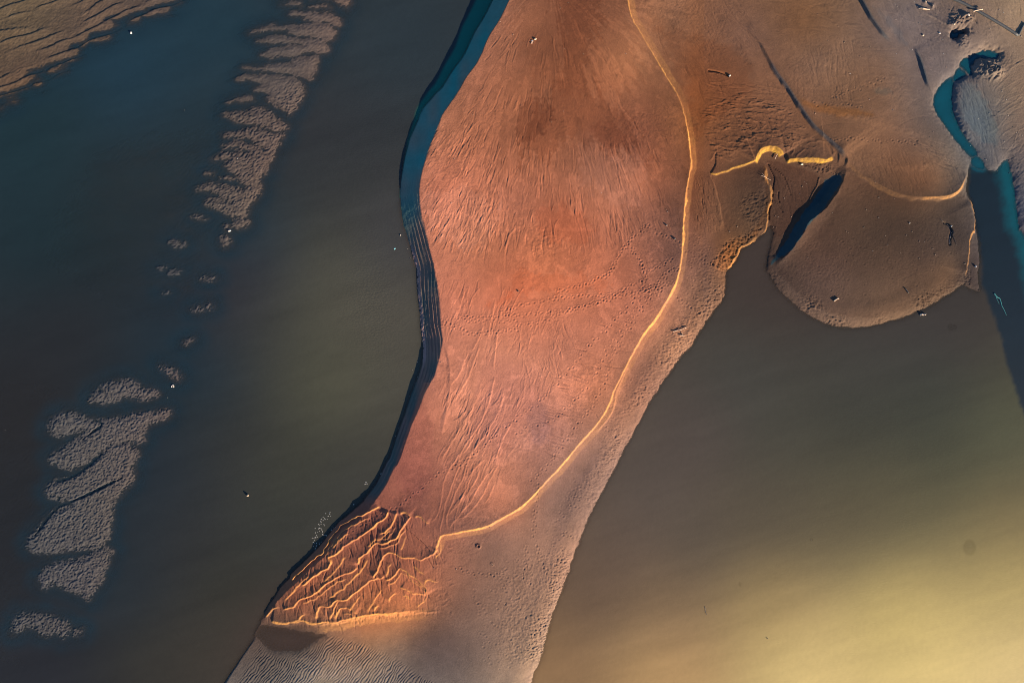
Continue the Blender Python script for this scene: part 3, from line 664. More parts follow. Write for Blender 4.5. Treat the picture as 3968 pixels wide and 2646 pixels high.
# ------------------------------------------------------------------ western shoals
h0 = P(800, 0, [], 3.485)
q = lambda pts: P(800, 0, pts, 3.485)
z = lambda pts: P(600, 400, pts, 3.137)
o = lambda pts: P(0, 880, pts)
b_ = lambda pts: P(0, 1746, pts)
SHOALS = [
    (P(0, 0, [(-700, -400), (1100, -300), (1250, 0), (1080, 18), (1000, 60), (870, 75), (858, 112), (700, 130), (790, 160), (800, 172), (700, 210), (590, 215), (600, 262), (580, 302), (520, 290), (475, 290), (470, 320), (540, 365), (500, 392), (400, 412), (290, 460), (200, 480), (180, 505), (240, 525), (170, 582), (50, 625), (-60, 660), (-700, 900)]), 1),
    (P(0, 0, [(-40, 740), (0, 715), (60, 670), (115, 668), (110, 695), (40, 715), (0, 745)]), .8), (P(0, 0, [(860, 140), (900, 120), (945, 130), (935, 155), (880, 162)]), .7), (P(0, 0, [(965, 100), (1010, 70), (1080, 55), (1140, 65), (1130, 92), (1060, 100), (1000, 115)]), .5),
    (P(0, 0, [(330, 480), (350, 460), (400, 455), (450, 445), (440, 462), (360, 485)]), .35), (P(0, 0, [(225, 545), (270, 540), (265, 570), (230, 575)]), .35), (P(0, 0, [(610, 280), (700, 250), (740, 255), (735, 280), (650, 298)]), .35),
    (q([(1300, -40), (1720, -20), (1800, 60), (1880, 92), (1925, 70), (1945, 20), (1900, -40)]), .8), (q([(980, 65), (1050, 45), (1180, 15), (1270, 35), (1275, 75), (1170, 75), (1050, 78)]), .6), (q([(1380, 100), (1450, 75), (1600, 55), (1680, 75), (1700, 115), (1600, 100), (1450, 110)]), .45),
    (q([(1090, 185), (1200, 145), (1380, 170), (1560, 165), (1690, 190), (1780, 260), (1820, 310), (1760, 370), (1650, 310), (1500, 300), (1300, 280), (1290, 250), (1340, 210), (1200, 200), (1130, 215)]), .7),
    (q([(550, 460), (700, 400), (850, 345), (960, 350), (1030, 375), (1330, 340), (1400, 318), (1640, 310), (1700, 370), (1750, 400), (1740, 470), (1660, 550), (1560, 510), (1340, 490), (1180, 460), (1060, 445), (1130, 395), (980, 400), (850, 420), (650, 440)]), 1),
    (q([(650, 560), (760, 530), (900, 480), (1020, 478), (1090, 530), (1070, 580), (980, 580), (850, 600), (760, 580)]), .9), (q([(1100, 530), (1200, 520), (1350, 545), (1480, 525), (1600, 560), (1645, 620), (1640, 680), (1590, 715), (1500, 700), (1380, 710), (1150, 760), (960, 765), (780, 785), (730, 740), (850, 680), (1000, 635), (1180, 610), (1300, 620), (1340, 600), (1200, 580), (1110, 570)]), 1),
    (q([(470, 925), (600, 905), (740, 910), (770, 880), (880, 872), (1130, 870), (1180, 810), (1330, 770), (1460, 752), (1500, 775), (1490, 880), (1460, 960), (1410, 1080), (1330, 1030), (1200, 1000), (1050, 970), (720, 965), (760, 940), (600, 938)]), 1),
    (q([(420, 1070), (520, 1020), (700, 1015), (1040, 1018), (1160, 1050), (1260, 1095), (1315, 1170), (1315, 1250), (1260, 1380), (1180, 1480), (1120, 1550), (1070, 1510), (960, 1420), (800, 1340), (870, 1270), (740, 1220), (610, 1215), (700, 1170), (820, 1150), (700, 1110), (560, 1070), (450, 1090)]), 1),
    (q([(270, 1370), (330, 1370), (420, 1310), (540, 1290), (635, 1305), (620, 1350), (480, 1368), (400, 1350)]), .8),
    (z([(820, 130), (900, 115), (1120, 110), (1190, 70), (1260, 42), (1340, 75), (1470, 170), (1560, 240), (1615, 285), (1590, 340), (1460, 360), (1340, 280), (1160, 240), (980, 220), (930, 180), (840, 160)]), 1),
    (z([(825, 385), (900, 370), (980, 375), (1080, 315), (1180, 305), (1330, 345), (1480, 390), (1560, 350), (1580, 400), (1520, 440), (1500, 520), (1440, 600), (1370, 570), (1220, 480), (1120, 405), (1000, 415), (860, 408)]), 1),
    (z([(810, 530), (900, 490), (1010, 480), (1180, 520), (1280, 570), (1450, 610), (1400, 700), (1350, 830), (1270, 930), (1280, 1020), (1280, 1090), (1160, 1210), (1120, 1300), (1110, 1390), (980, 1410), (880, 1330), (700, 1260), (580, 1215), (680, 1160), (820, 1170), (930, 1215), (780, 1110), (620, 1060), (560, 1040), (480, 1050), (560, 1005), (680, 978), (860, 1000), (1050, 1050), (1140, 1030), (1060, 970), (980, 880), (860, 790), (840, 730), (900, 650), (760, 690), (665, 690), (740, 650), (870, 600), (980, 595), (1100, 615), (1180, 600), (1060, 550), (900, 530)]), 1),
    (z([(590, 855), (640, 825), (700, 830), (720, 860), (690, 885), (640, 875)]), .5), (z([(760, 910), (860, 895), (960, 890), (1030, 930), (980, 935), (860, 920)]), .4), (z([(440, 1385), (500, 1355), (600, 1390), (670, 1400), (570, 1425)]), .5), (z([(830, 1500), (960, 1490), (1000, 1430), (1080, 1400), (1150, 1460), (1090, 1510), (960, 1515)]), .9), (z([(940, 1420), (1000, 1340), (1100, 1350), (1110, 1400), (1020, 1420)]), .6),
    (o([(1135, 100), (1165, 88), (1240, 95), (1255, 120), (1190, 145), (1160, 125)]), .5), (o([(1060, 290), (1090, 262), (1130, 258), (1110, 280)]), .3), (o([(1135, 325), (1160, 292), (1240, 285), (1220, 318)]), .35), (o([(1080, 462), (1110, 438), (1150, 430), (1120, 462)]), .3), (o([(1480, 70), (1540, 50), (1570, 100), (1520, 140), (1490, 110)]), .5),
    (o([(1340, 355), (1400, 325), (1470, 330), (1430, 370)]), .12), (o([(1280, 540), (1440, 510), (1450, 550), (1300, 575)]), .1), (o([(1220, 790), (1260, 760), (1320, 750), (1270, 795)]), .15), (o([(1065, 940), (1110, 945), (1200, 970), (1228, 1010), (1200, 1040), (1140, 1000)]), .5),
    (o([(590, 1170), (650, 1100), (740, 1050), (850, 1025), (920, 1050), (950, 1090), (1040, 1095), (1075, 1130), (960, 1165), (910, 1150), (830, 1150), (740, 1190), (660, 1180)]), .9),
    (o([(315, 1360), (360, 1280), (450, 1250), (520, 1265), (600, 1300), (700, 1308), (860, 1270), (1000, 1245), (1100, 1235), (1155, 1240), (1110, 1300), (1000, 1320), (975, 1380), (970, 1460), (850, 1440), (740, 1470), (620, 1560), (500, 1640), (450, 1620), (310, 1580), (400, 1500), (520, 1430), (600, 1370), (520, 1370), (420, 1415), (350, 1390)]), 1),
    (b_([(305, 275), (340, 215), (460, 190), (560, 130), (650, 50), (740, -50), (850, -60), (940, 0), (900, 90), (900, 200), (840, 260), (760, 350), (750, 440), (740, 580), (680, 650), (500, 660), (320, 690), (190, 670), (190, 600), (260, 530), (330, 440), (430, 370), (500, 350), (420, 330), (330, 310)]), 1),
    (b_([(250, 870), (330, 760), (450, 740), (560, 720), (680, 670), (760, 660), (740, 730), (700, 850), (640, 940), (600, 1010), (560, 970), (440, 930), (330, 890), (300, 940)]), .85),
    (b_([(60, 1240), (100, 1110), (200, 1095), (300, 1100), (380, 1130), (490, 1160), (440, 1270), (380, 1230), (280, 1250), (220, 1180), (140, 1220)]), .5), (b_([(490, 1210), (570, 1190), (540, 1240), (490, 1245)]), .3)]
shoal = np.full((NY, NX), -9, np.float32)
rag_s = 5.5 * noise(UU / 30, VV / 14, 101) + 3.5 * noise(UU / 10, VV / 6, 102)
smask = np.zeros((NY, NX), np.float32)
halo = np.zeros((NY, NX), np.float32)
for i, (pl, ht) in enumerate(SHOALS):
    pl = chaikin(pl, 1, True)
    mg = 90 if i else 160
    m = inside(pl)
    W, d_, _, _, _, _ = line_field(pl, mg, closed=True)
    dd = np.where(m[W], d_, -d_)
    dd = dd + 5 * (i > 0) + rag_s[W] * np.clip((24 - np.abs(dd)) / 16, 0, 1)
    hh = np.where(dd > 0, np.minimum(.025 + .05 * ht, dd * .0030 - .004), dd * .0040 - .004)
    hh = np.where((d_ >= mg * .98) & (~m[W]), -9, hh)
    hh = hh - (1 - ht) * .03
    shoal[W] = np.maximum(shoal[W], hh)
    smask[W] = np.maximum(smask[W], smooth((dd + 18) / 26))
    halo[W] = np.maximum(halo[W], smooth(1 + dd / (mg * .9)))
    far_in = m.copy(); far_in[W] &= d_ >= mg * .98
    shoal[far_in] = .025 + .05 * ht; smask[far_in] = 1
bedn = bed + .03 * fbm(UU / 60, VV / 22, 111) * (UU < 1250)
west = smooth((1420 - UU - .35 * (VV - 300)) / 200) * (UU < 1400)
Hw = np.maximum(bedn, shoal)
# bed forms: broad ripple trains in the north west corner and fine ripples everywhere on the shoals
nw = smooth((760 - (VV + .36 * UU)) / 120 + .3)
ph = (VV + .40 * UU + 14 * noise(UU / 150, VV / 150, 121) + 6 * noise(UU / 60, VV / 40, 123)) / 41.0
saw = ph - np.floor(ph)
sw = np.where(saw < .14, saw / .14, (1 - saw) / .86) * smooth(.75 + 1.3 * noise(UU / 130, VV / 45, 122))
save = H.copy(); H[...] = Hw
H += ((sw - .5) * .085 * nw * smooth((1050 - UU) / 250)).astype(np.float32)
sm2 = np.clip(smask, 0, 1) * (UU < 1420)
lowmask = sm2 * smooth((VV - 1250) / 150)
clods(sm2 * (1 - nw) * (1 - smooth((VV - 1250) / 150)), .060, 9, 4.4, -32, 131)
clods(lowmask, .070, 7.2, 4.8, -25, 133)
clods(sm2 * nw, .022, 12, 5, -30, 135)
clods((1 - sm2) * west * smooth(noise(UU / 260, VV / 260, 138) + .5), .035, 15, 5, -38, 137)
for ch_ in (b_([(230, 580), (330, 440), (400, 370), (500, 335), (600, 290), (700, 240), (830, 180)]), b_([(320, 215), (460, 190), (560, 130), (650, 50), (720, 0)]), o([(560, 1430), (640, 1370), (700, 1330), (640, 1300)])):
    W, d_, _, T_, _, L_ = line_field(chaikin(ch_, 2), 14)
    f = np.clip(1 - (d_ + 2.5 * noise(UU[W] / 9, VV[W] / 9, 139)) / (1 + 6 * smooth(np.minimum(T_, L_ - T_) / 60)), 0, 1)
    H[W] = H[W] * (1 - smooth(f * 1.5)) - .06 * smooth(f * 1.5)
Hw2 = H.copy(); H[...] = save
H[...] = np.where(UU < 1500, np.maximum(H, Hw2), np.maximum(H, bedn))
far = (VV > 3300) | (VV < -600) | (UU < -700) | (UU > 4700)
H[...] = np.where(far, np.clip(H, -2.5, 1.1), H)
# fine overall relief
H += (.006 * fbm(UU / 22, VV / 22, 141, 3)).astype(np.float32) * (H > -.1)
H += (.010 * noise(UU / 6.5, VV / 6.5, 143)).astype(np.float32) * (H > 0) * smooth(noise(UU / 120, VV / 120, 144) + .3)
# small sand hole with a raised rim beside the fan
for (u0, v0, r, a) in [(1855, 2110, 7, .12), (1907, 2180, 5, .05)]:
    W = win(u0 - 20, u0 + 20, v0 - 20, v0 + 20)
    rr = np.hypot(UU[W] - u0, VV[W] - v0)
    H[W] += (a * np.exp(-((rr - r) / 2.4) ** 2) - a * .8 * np.exp(-(rr / 4) ** 2)).astype(np.float32)
# groove left behind the stone that slid across the upper flat
for pts in ([(560, 350), (900, 380), (1250, 460), (1500, 540), (1700, 660)],):
    pp = chaikin(P(2700, 260, pts, 14.7), 2)
    for a, b in zip(pp[:-1], pp[1:]):
        stamp((a[0] + b[0]) / 2, (a[1] + b[1]) / 2, math.atan2(b[1] - a[1], b[0] - a[0]), math.hypot(b[0] - a[0], b[1] - a[1]) + 1.5, 2.6, -.10)
stamp(2745, 293, .1, 14, 2.2, .03); stamp(2775, 297, -.2, 8, 2, .03)
# soft furrows of the dark snag
for pts in ([(370, 330), (520, 370), (660, 480), (740, 650), (800, 780), (730, 900), (690, 1050), (670, 1250), (680, 1450)],):
    pp = chaikin(P(3620, 840, pts, 13.07), 2)
    for a, b in zip(pp[:-1], pp[1:]):
        stamp((a[0] + b[0]) / 2, (a[1] + b[1]) / 2, math.atan2(b[1] - a[1], b[0] - a[0]), math.hypot(b[0] - a[0], b[1] - a[1]) + 1.5, 3.2, -.12)

# ------------------------------------------------------------------ colours of the sands and of the water (estimated by eye, broad light and shade gradients included)
def lin(c):
    c = c / 255.0
    return np.where(c <= .04045, c / 12.92, ((c + .055) / 1.055) ** 2.4)


SAND_E = np.array([1.29, 1.23, 1.25])        # what one unit of albedo shows as, flat and sunlit
WATER_E = np.array([1.46, 1.33, 1.34])
SAND = [(1850, 100, 165, 110, 90), (2150, 250, 142, 88, 62), (2250, 60, 138, 86, 62), (2050, 100, 150, 98, 74), (2400, 250, 165, 110, 80), (1750, 500, 180, 115, 88), (2050, 550, 150, 92, 66), (2350, 450, 140, 86, 62), (2500, 500, 142, 86, 62), (1700, 750, 195, 120, 95), (2000, 800, 185, 115, 90), (2300, 700, 168, 108, 84), (2420, 780, 166, 106, 84), (2550, 700, 148, 90, 66),
        (1850, 950, 200, 125, 95), (2200, 850, 180, 106, 78), (2100, 1000, 192, 114, 82), (1750, 1150, 210, 130, 105), (2000, 1120, 200, 115, 85), (2400, 1050, 190, 115, 88), (1900, 1350, 212, 138, 113), (2200, 1350, 208, 133, 108), (2500, 1200, 185, 118, 95), (1800, 1700, 210, 138, 112),
        (2100, 1650, 200, 135, 118), (2300, 1500, 205, 130, 100), (1620, 1600, 180, 112, 92), (1560, 1800, 165, 100, 85), (1480, 1950, 150, 90, 75), (1950, 1950, 205, 132, 103), (1300, 2250, 160, 98, 70), (1500, 2200, 155, 93, 70), (1650, 2300, 180, 112, 82), (1150, 2350, 150, 92, 66), (1400, 2400, 190, 120, 80), (1600, 2380, 195, 125, 85),
        (2700, 1100, 125, 90, 75), (2750, 1000, 110, 80, 68), (2500, 1450, 150, 105, 88), (2600, 1350, 160, 115, 92), (2350, 1750, 145, 110, 98), (2150, 1950, 135, 103, 94), (1900, 2080, 138, 100, 88), (2250, 2150, 160, 122, 104), (1900, 2200, 138, 102, 88), (1800, 2400, 122, 94, 84), (1650, 2460, 102, 78, 70), (2000, 2600, 165, 136, 116), (1500, 2560, 138, 117, 104), (1200, 2580, 140, 122, 108), (1150, 2480, 85, 70, 62),
        (2650, 150, 130, 90, 68), (2750, 350, 120, 79, 56), (2900, 150, 120, 91, 77), (2750, 600, 115, 77, 56), (2640, 500, 135, 85, 55), (3000, 500, 115, 81, 62), (2700, 800, 115, 78, 60), (2900, 800, 85, 65, 52), (3050, 750, 78, 58, 48), (2950, 1000, 72, 56, 48), (3050, 900, 78, 58, 48), (2820, 1000, 130, 88, 58),
        (3100, 100, 120, 88, 65), (3150, 250, 120, 94, 79), (3250, 400, 118, 89, 70), (3400, 300, 117, 92, 77), (3300, 600, 115, 86, 68), (3500, 550, 114, 87, 72), (3600, 700, 118, 83, 60), (3450, 100, 112, 99, 97), (3600, 250, 106, 94, 94), (3750, 60, 122, 102, 90), (3900, 50, 150, 126, 104), (3850, 200, 126, 108, 97), (3900, 330, 128, 108, 93), (3800, 450, 98, 98, 102),
        (3900, 500, 116, 101, 92), (3780, 600, 94, 95, 100), (3920, 650, 102, 93, 93), (3950, 800, 88, 88, 98), (3350, 900, 76, 60, 50), (3500, 850, 74, 58, 48), (3600, 1000, 86, 68, 58), (3200, 1050, 100, 78, 68), (3450, 1200, 110, 84, 65), (3680, 1050, 100, 76, 58), (3755, 1050, 66, 54, 52), (3650, 800, 90, 72, 60),
        (100, 100, 102, 86, 68), (350, 60, 97, 80, 68), (250, 230, 92, 76, 66), (100, 330, 95, 75, 62), (600, 60, 90, 76, 70), (1100, 300, 92, 83, 80), (1100, 50, 88, 80, 78), (1000, 600, 97, 83, 78), (950, 800, 98, 86, 80), (700, 1100, 78, 78, 82), (500, 1650, 90, 84, 84), (400, 2050, 88, 83, 82), (300, 2200, 85, 82, 84), (150, 2450, 82, 80, 82)]
WATER = [(100, 500, 33, 54, 60), (500, 250, 35, 60, 74), (900, 130, 36, 60, 72), (600, 700, 42, 56, 62), (200, 900, 33, 50, 55), (800, 950, 42, 52, 58), (950, 900, 38, 58, 68), (300, 1300, 45, 46, 48), (100, 1600, 46, 44, 44), (700, 1300, 36, 52, 62), (780, 1450, 34, 50, 60), (150, 2100, 44, 44, 46), (500, 2000, 40, 48, 54), (450, 2300, 40, 48, 54), (200, 2550, 46, 46, 50),
         (400, 850, 40, 52, 56), (900, 500, 38, 54, 62), (600, 1550, 38, 48, 54), (600, 1750, 40, 48, 56), (1250, 150, 48, 57, 62), (1400, 500, 52, 54, 56), (1150, 450, 56, 56, 58), (1300, 800, 60, 60, 58), (1300, 1000, 80, 78, 66), (1400, 1200, 96, 90, 77), (1250, 1500, 85, 83, 67), (1480, 1250, 86, 80, 72), (1000, 1300, 62, 62, 58), (900, 1700, 56, 56, 53), (1150, 1800, 66, 65, 54), (1350, 1850, 66, 64, 58),
         (700, 2100, 50, 50, 50), (900, 2300, 58, 56, 46), (1050, 2100, 60, 60, 54), (600, 2550, 60, 56, 48), (880, 2600, 70, 62, 52), (1550, 200, 48, 58, 64), (1100, 2480, 84, 64, 56), (850, 1200, 52, 50, 56), (950, 1050, 54, 52, 58), (1500, 950, 72, 70, 72), (1500, 1500, 80, 76, 68),
         (3100, 1100, 66, 53, 47), (2950, 1050, 68, 56, 50), (3300, 1400, 66, 64, 58), (2900, 1500, 70, 68, 62), (3600, 1500, 58, 61, 53), (3000, 1700, 70, 68, 58), (3300, 1650, 54, 56, 48), (3600, 1700, 54, 58, 46), (3300, 1850, 76, 72, 54), (3750, 1850, 86, 84, 56), (1100, 600, 50, 52, 54), (1250, 1250, 84, 82, 68), (1380, 1450, 90, 87, 70), (3700, 1760, 62, 64, 48), (2700, 1700, 84, 73, 67), (2500, 1900, 92, 80, 72), (2700, 2100, 90, 78, 66), (3300, 2050, 98, 86, 60), (3850, 2000, 118, 102, 64), (3500, 1980, 92, 84, 56), (3000, 2000, 86, 76, 60), (3900, 1700, 82, 83, 60), (2300, 2300, 110, 86, 68),
         (2600, 2400, 136, 108, 78), (3000, 2400, 162, 135, 86), (3500, 2400, 194, 168, 100), (3900, 2300, 180, 156, 92), (2150, 2600, 148, 113, 78), (2600, 2600, 194, 153, 100), (3100, 2600, 228, 196, 126), (3600, 2600, 222, 192, 118), (3960, 2600, 215, 185, 118), (2400, 2100, 100, 82, 70), (3400, 1150, 62, 50, 46), (3700, 1250, 60, 52, 48), (3550, 1300, 62, 58, 54)]  # golden rows put the sun glow into the water colour


def colour_field(ctrl, E, s):
    cs = []
    for c in ctrl:
        a = lin(np.array(c[2:5], float)) / E
        cs.append((c[0], c[1]) + tuple(a))
    return rbf(cs, s)


sr, sg2, sb = colour_field(SAND, SAND_E, 60)
sand = np.stack([sr, sg2, sb], -1)


def patch(poly, mul, w, rag=0.0, seed=200, a=1.0):
    m = soft(poly, w, rag, seed)[..., None] * a
    sand[...] = sand * (1 - m) + sand * np.array(mul, np.float32) * m


# damp dark deposits and paler crusts
patch([(2120, -60), (2330, -60), (2320, 160), (2260, 330), (2470, 480), (2450, 620), (2250, 560), (2140, 600), (2020, 700), (2000, 540), (2100, 420), (2160, 260)], (.80, .74, .69), 26, 26, 201)
patch([(2010, 420), (2120, 380), (2150, 470), (2060, 560), (1985, 560)], (.76, .70, .66), 12, 16, 203)
patch([(2270, 480), (2440, 500), (2560, 600), (2540, 680), (2350, 600)], (.86, .81, .79), 20, 24, 204)
patch([(2080, 800), (2260, 790), (2300, 960), (2120, 960)], (.96, .88, .84), 14, 20, 205)
patch([(1640, 760), (1760, 700), (1960, 820), (1930, 960), (1720, 980), (1650, 880)], (1.10, 1.16, 1.22), 22, 26, 206)
patch([(2200, 480), (2330, 560), (2500, 640), (2480, 820), (2300, 800), (2220, 650)], (1.08, 1.12, 1.18), 22, 26, 208)
patch([(1980, -80), (2440, -80), (2460, 120), (2520, 330), (2350, 420), (2080, 380), (1960, 160)], (.93, .89, .86), 50, 26, 202)
patch([(1980, 1020), (2300, 1060), (2420, 1120), (2100, 1180), (1950, 1120)], (.98, .90, .84), 16, 22, 207)
patch([(2040, 1540), (2140, 1530), (2160, 1700), (2060, 1740), (2030, 1640)], (.8, .84, .93), 30, 10, 209)
patch([(2360, 560), (2480, 540), (2540, 620), (2460, 720), (2340, 660)], (1.05, 1.1, 1.15), 40, 14, 210)
patch([(1500, 1750), (1600, 1500), (1700, 1550), (1690, 1950), (1560, 1960)], (.9, .86, .9), 40, 14, 211)
patch(P(2968, 0, [(130, 640), (350, 710), (650, 740), (760, 810), (500, 830), (250, 770)]), (1.12, .96, .72), 22, 6, 212)
patch(P(2968, 0, [(700, 600), (860, 610), (830, 680), (700, 650)]), (.8, .95, 1.05), 20, 8, 213)
patch(P(2968, 0, [(1290, 520), (1420, 560), (1560, 800), (1600, 1000), (1500, 1020), (1290, 820), (1265, 700)]), (.82, 1.02, 1.1), 24, 8, 214)
patch(P(2968, 0, [(640, 30), (820, 100), (980, 330), (1090, 560), (1000, 420), (800, 250)]), (.85, .95, 1.04), 30, 10, 215)
patch(P(1000, 880, [(1500, 540), (1742, 380), (1742, 520), (1600, 560)]), (1.05, .85, .72), 40, 14, 216)
# the round lobe and the delta mud stay damp and dark, the broad lobe above them is dry
patch(P(2968, 0, [(520, 1150), (600, 1190), (700, 1250), (800, 1305), (900, 1345), (1000, 1358), (1120, 1356), (1240, 1345), (1330, 1290), (1400, 1450)]) + P(2968, 880, [(1400, 60), (1330, 380), (1050, 540), (620, 640), (330, 560), (90, 340), (60, 290), (250, 100), (420, -60)]), (.80, .76, .74), 9, 3, 217)
patch(P(2700, 520, [(1000, 420), (1150, 400), (1320, 460), (1700, 560), (1880, 660), (1700, 980), (1500, 1240), (1330, 1568), (1080, 1568), (1070, 1200), (1130, 1000), (1120, 720)], 3.92), (.80, .72, .70), 5, 2, 218)
patch(P(2000, 880, [(1380, 120), (1500, 70), (1680, 0), (1560, 120), (1490, 150), (1480, 200), (1420, 320), (1300, 270), (1295, 235), (1380, 180)]), (1.12, 1.02, .88), 8, 6, 222)
patch(P(2700, 520, [(960, 480), (1080, 480), (1080, 800), (1110, 1000), (1050, 1300), (1000, 1568), (760, 1568), (1000, 1200), (1000, 800)], 3.92), (1.14, 1.03, .88), 8, 5, 223)
patch(P(2700, 520, [(220, 640), (450, 590), (860, 440), (1040, 440), (1020, 700), (900, 900), (620, 1300), (430, 1540), (380, 1450), (330, 1100)], 3.92), (.82, .80, .80), 5, 2, 219)
patch(P(2000, 0, [(800, 60), (1100, 200), (1500, 300), (1600, 420), (1640, 700), (1300, 900), (1200, 1150), (1170, 900), (1060, 560), (900, 300)]), (.92, .84, .78), 60, 20, 220)
sat = (smooth((UU - 2600) / 100) * smooth((1150 - VV) / 200) * smooth((3500 - UU + .2 * VV) / 200))[..., None]
lum = sand.mean(-1, keepdims=True)
sand = sand * (1 - sat) + (lum + (sand - lum) * 1.14) * np.array([1.03, .98, .94]) * sat
sand = np.maximum(sand, .01)
var = 1 + .10 * fbm(UU / 90, VV / 90, 151) + .05 * noise(UU / 14, VV / 14, 152) + .045 * noise(UU / 4.5, VV / 4.5, 157)
sand = sand * (1 - ((UU > 1400) * (UU < 2720))[..., None] * smooth((Dn - 5) / 40)[..., None] * np.array([-.01, .012, .07]))
# silty film streaked down the flow
th = np.arctan2(VV + 80, (UU - 2130) * .9); rr_ = np.hypot(UU - 2130, VV + 80)
bankzone = smooth((Dn - 40) / 60) * (UU > 1500) * (UU < 2700) * (VV < 2000)
cr_ = fbm(th * 26 + .6 * noise(UU / 50, VV / 50, 158), rr_ / 120, 153, 3) + .55 * fbm(UU / 16, VV / 16, 154, 3) + .5 * noise(UU / 210, VV / 210, 155)
crust = smooth((cr_ - .10) / .16) - .45
var = var + bankzone * (.06 * fbm(th * 60, rr_ / 160, 156, 3) + .19 * crust)
sand *= var[..., None]
# blue grey shade of the steep bank, painted into the sand colour
bank_shade = smooth((land_top + .02 - land) / .1) * (Dn > -3) * steep * smooth((1960 - VV) / 60)
bank_shade = np.where((VV > 1480), bank_shade * smooth((40 - Dn) / 16), bank_shade)
bank_shade = bank_shade * (.75 + .25 * noise(UU / 40, VV / 90, 161))
bank_shade_c = np.array([.010, .215, .20], np.float32)
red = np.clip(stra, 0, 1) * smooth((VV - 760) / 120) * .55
bank_shade_c = bank_shade_c[None, None] * (1 - .62 * smooth((VV - 600) / 420))[..., None] + np.array([.035, .0, .0]) * smooth((VV - 600) / 420)[..., None]
bank_shade_cf = bank_shade_c + red[..., None] * np.array([.16, .06, .05])
sand = sand * (1 - bank_shade[..., None] * .95) + bank_shade_cf * bank_shade[..., None] * .95
sand = sand * (1 - .8 * FRINGE[..., None]) + np.array([.36, .21, .18]) * .8 * FRINGE[..., None]
slot_shade = soft(P(2968, 0, [(410, 1190), (500, 1170), (485, 1265), (430, 1345), (375, 1420), (240, 1568), (200, 1660), (40, 1790), (20, 1790), (100, 1660), (165, 1568), (215, 1470), (335, 1320)]), 7, 4, 163)[..., None]
sand = sand * (1 - slot_shade * .85) + np.array([.008, .042, .055]) * slot_shade * .88  # shade of the lobe's lee slope painted as dark navy sand
for ln in ([(560, -100), (600, 0), (640, 60), (680, 140), (730, 210), (780, 270), (840, 310)], [(985, 330), (1000, 370), (1025, 430), (1045, 490), (1070, 570), (1100, 615)], [(0, 415), (50, 520), (110, 590), (170, 680), (230, 770), (300, 870), (370, 930), (440, 990), (490, 1040), (520, 1090)]):  # lee scarps: shaded line and soft falloff painted into the sand
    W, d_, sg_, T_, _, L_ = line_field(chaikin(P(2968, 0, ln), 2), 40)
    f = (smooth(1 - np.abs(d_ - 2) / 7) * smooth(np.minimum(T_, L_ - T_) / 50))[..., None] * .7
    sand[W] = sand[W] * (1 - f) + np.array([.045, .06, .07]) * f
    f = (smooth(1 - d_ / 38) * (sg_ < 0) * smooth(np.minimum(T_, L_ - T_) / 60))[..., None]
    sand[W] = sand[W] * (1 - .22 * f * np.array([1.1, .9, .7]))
# wetness: damp sand is darker close to the water line
wet = smooth((.07 - H) / .08)[..., None]
sand = sand * (1 - .28 * wet * np.array([1.0, .9, .8]))
for msk, al in ((GOLD, (.60, .285, .07)), (YEL, (.52, .29, .035))):  # golden sand on sunward scarp faces, warm sunlight put into the colour
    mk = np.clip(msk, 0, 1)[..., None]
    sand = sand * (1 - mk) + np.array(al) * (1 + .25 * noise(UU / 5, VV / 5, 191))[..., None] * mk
sand = np.clip(sand, .005, .8)

cs_ = [(c[0], c[1]) + tuple(lin(np.array(c[2:5], float)) / WATER_E) for c in WATER]
_up = up
up = lambda a: a
tabs = shepard(cs_, 110, 2.0)
up = _up
def blur(a, n):
    k = np.ones(2 * n + 1) / (2 * n + 1)
    for _ in range(3):
        p_ = np.pad(a, ((n, n), (0, 0)), 'edge'); a = np.apply_along_axis(lambda v: np.convolve(v, k, 'valid'), 0, p_)
        p_ = np.pad(a, ((0, 0), (n, n)), 'edge'); a = np.apply_along_axis(lambda v: np.convolve(v, k, 'valid'), 1, p_)
    return a
wr, wg, wb = [up(blur(t, 4)) for t in tabs]
water = np.stack([wr, wg, wb], -1)
hm = (halo * smooth((1450 - UU) / 100) * (.75 + .35 * noise(UU / 45, VV / 30, 183)))[..., None] * .75
water = water * (1 - hm) + (lin(np.array([30., 56., 70.])) / WATER_E) * hm
shadow_strip = np.where(Dn < 0, smooth((Dn + 70 - 68 * smooth((VV + 100) / 880)) / 14), 1) * (SLL > .33) * smooth((1000 - VV) / 300) * (UU < 2100)  # teal cast shadow of the bank, painted into the water colour
water = water * (1 - .75 * shadow_strip[..., None]) + np.array([.002, .16, .115]) * .75 * shadow_strip[..., None]
clear = soft(P(2968, 0, [(1340, 1050), (1360, 1200), (1340, 1290), (1370, 1400), (1400, 1568)]) + P(2968, 880, [(1440, 200), (1435, 400), (1470, 470), (1505, 560), (1535, 650), (1570, 760), (1605, 900), (1640, 1030), (1685, 1150), (1715, 1250), (1790, 1450), (2100, 2000)]) + [(5200, 2000), (5200, 300), (3900, 500)], 22, 4, 171)
tealness = soft(P(2968, 0, [(1480, 1080), (1530, 1250), (1560, 1400), (1580, 1568)]) + P(2968, 880, [(1620, 60), (1660, 170), (1690, 330), (1715, 480), (1742, 640), (1790, 780), (1850, 1000)]) + [(5200, 1500), (5200, 300), (3900, 500)], 62, 6, 173)
navy = lin(np.array([20., 38., 50.])) / WATER_E; teal = lin(np.array([3., 84., 98.])) / WATER_E
cw = navy + (teal - navy) * tealness[..., None]
water = water * (1 - clear[..., None]) + cw * clear[..., None]
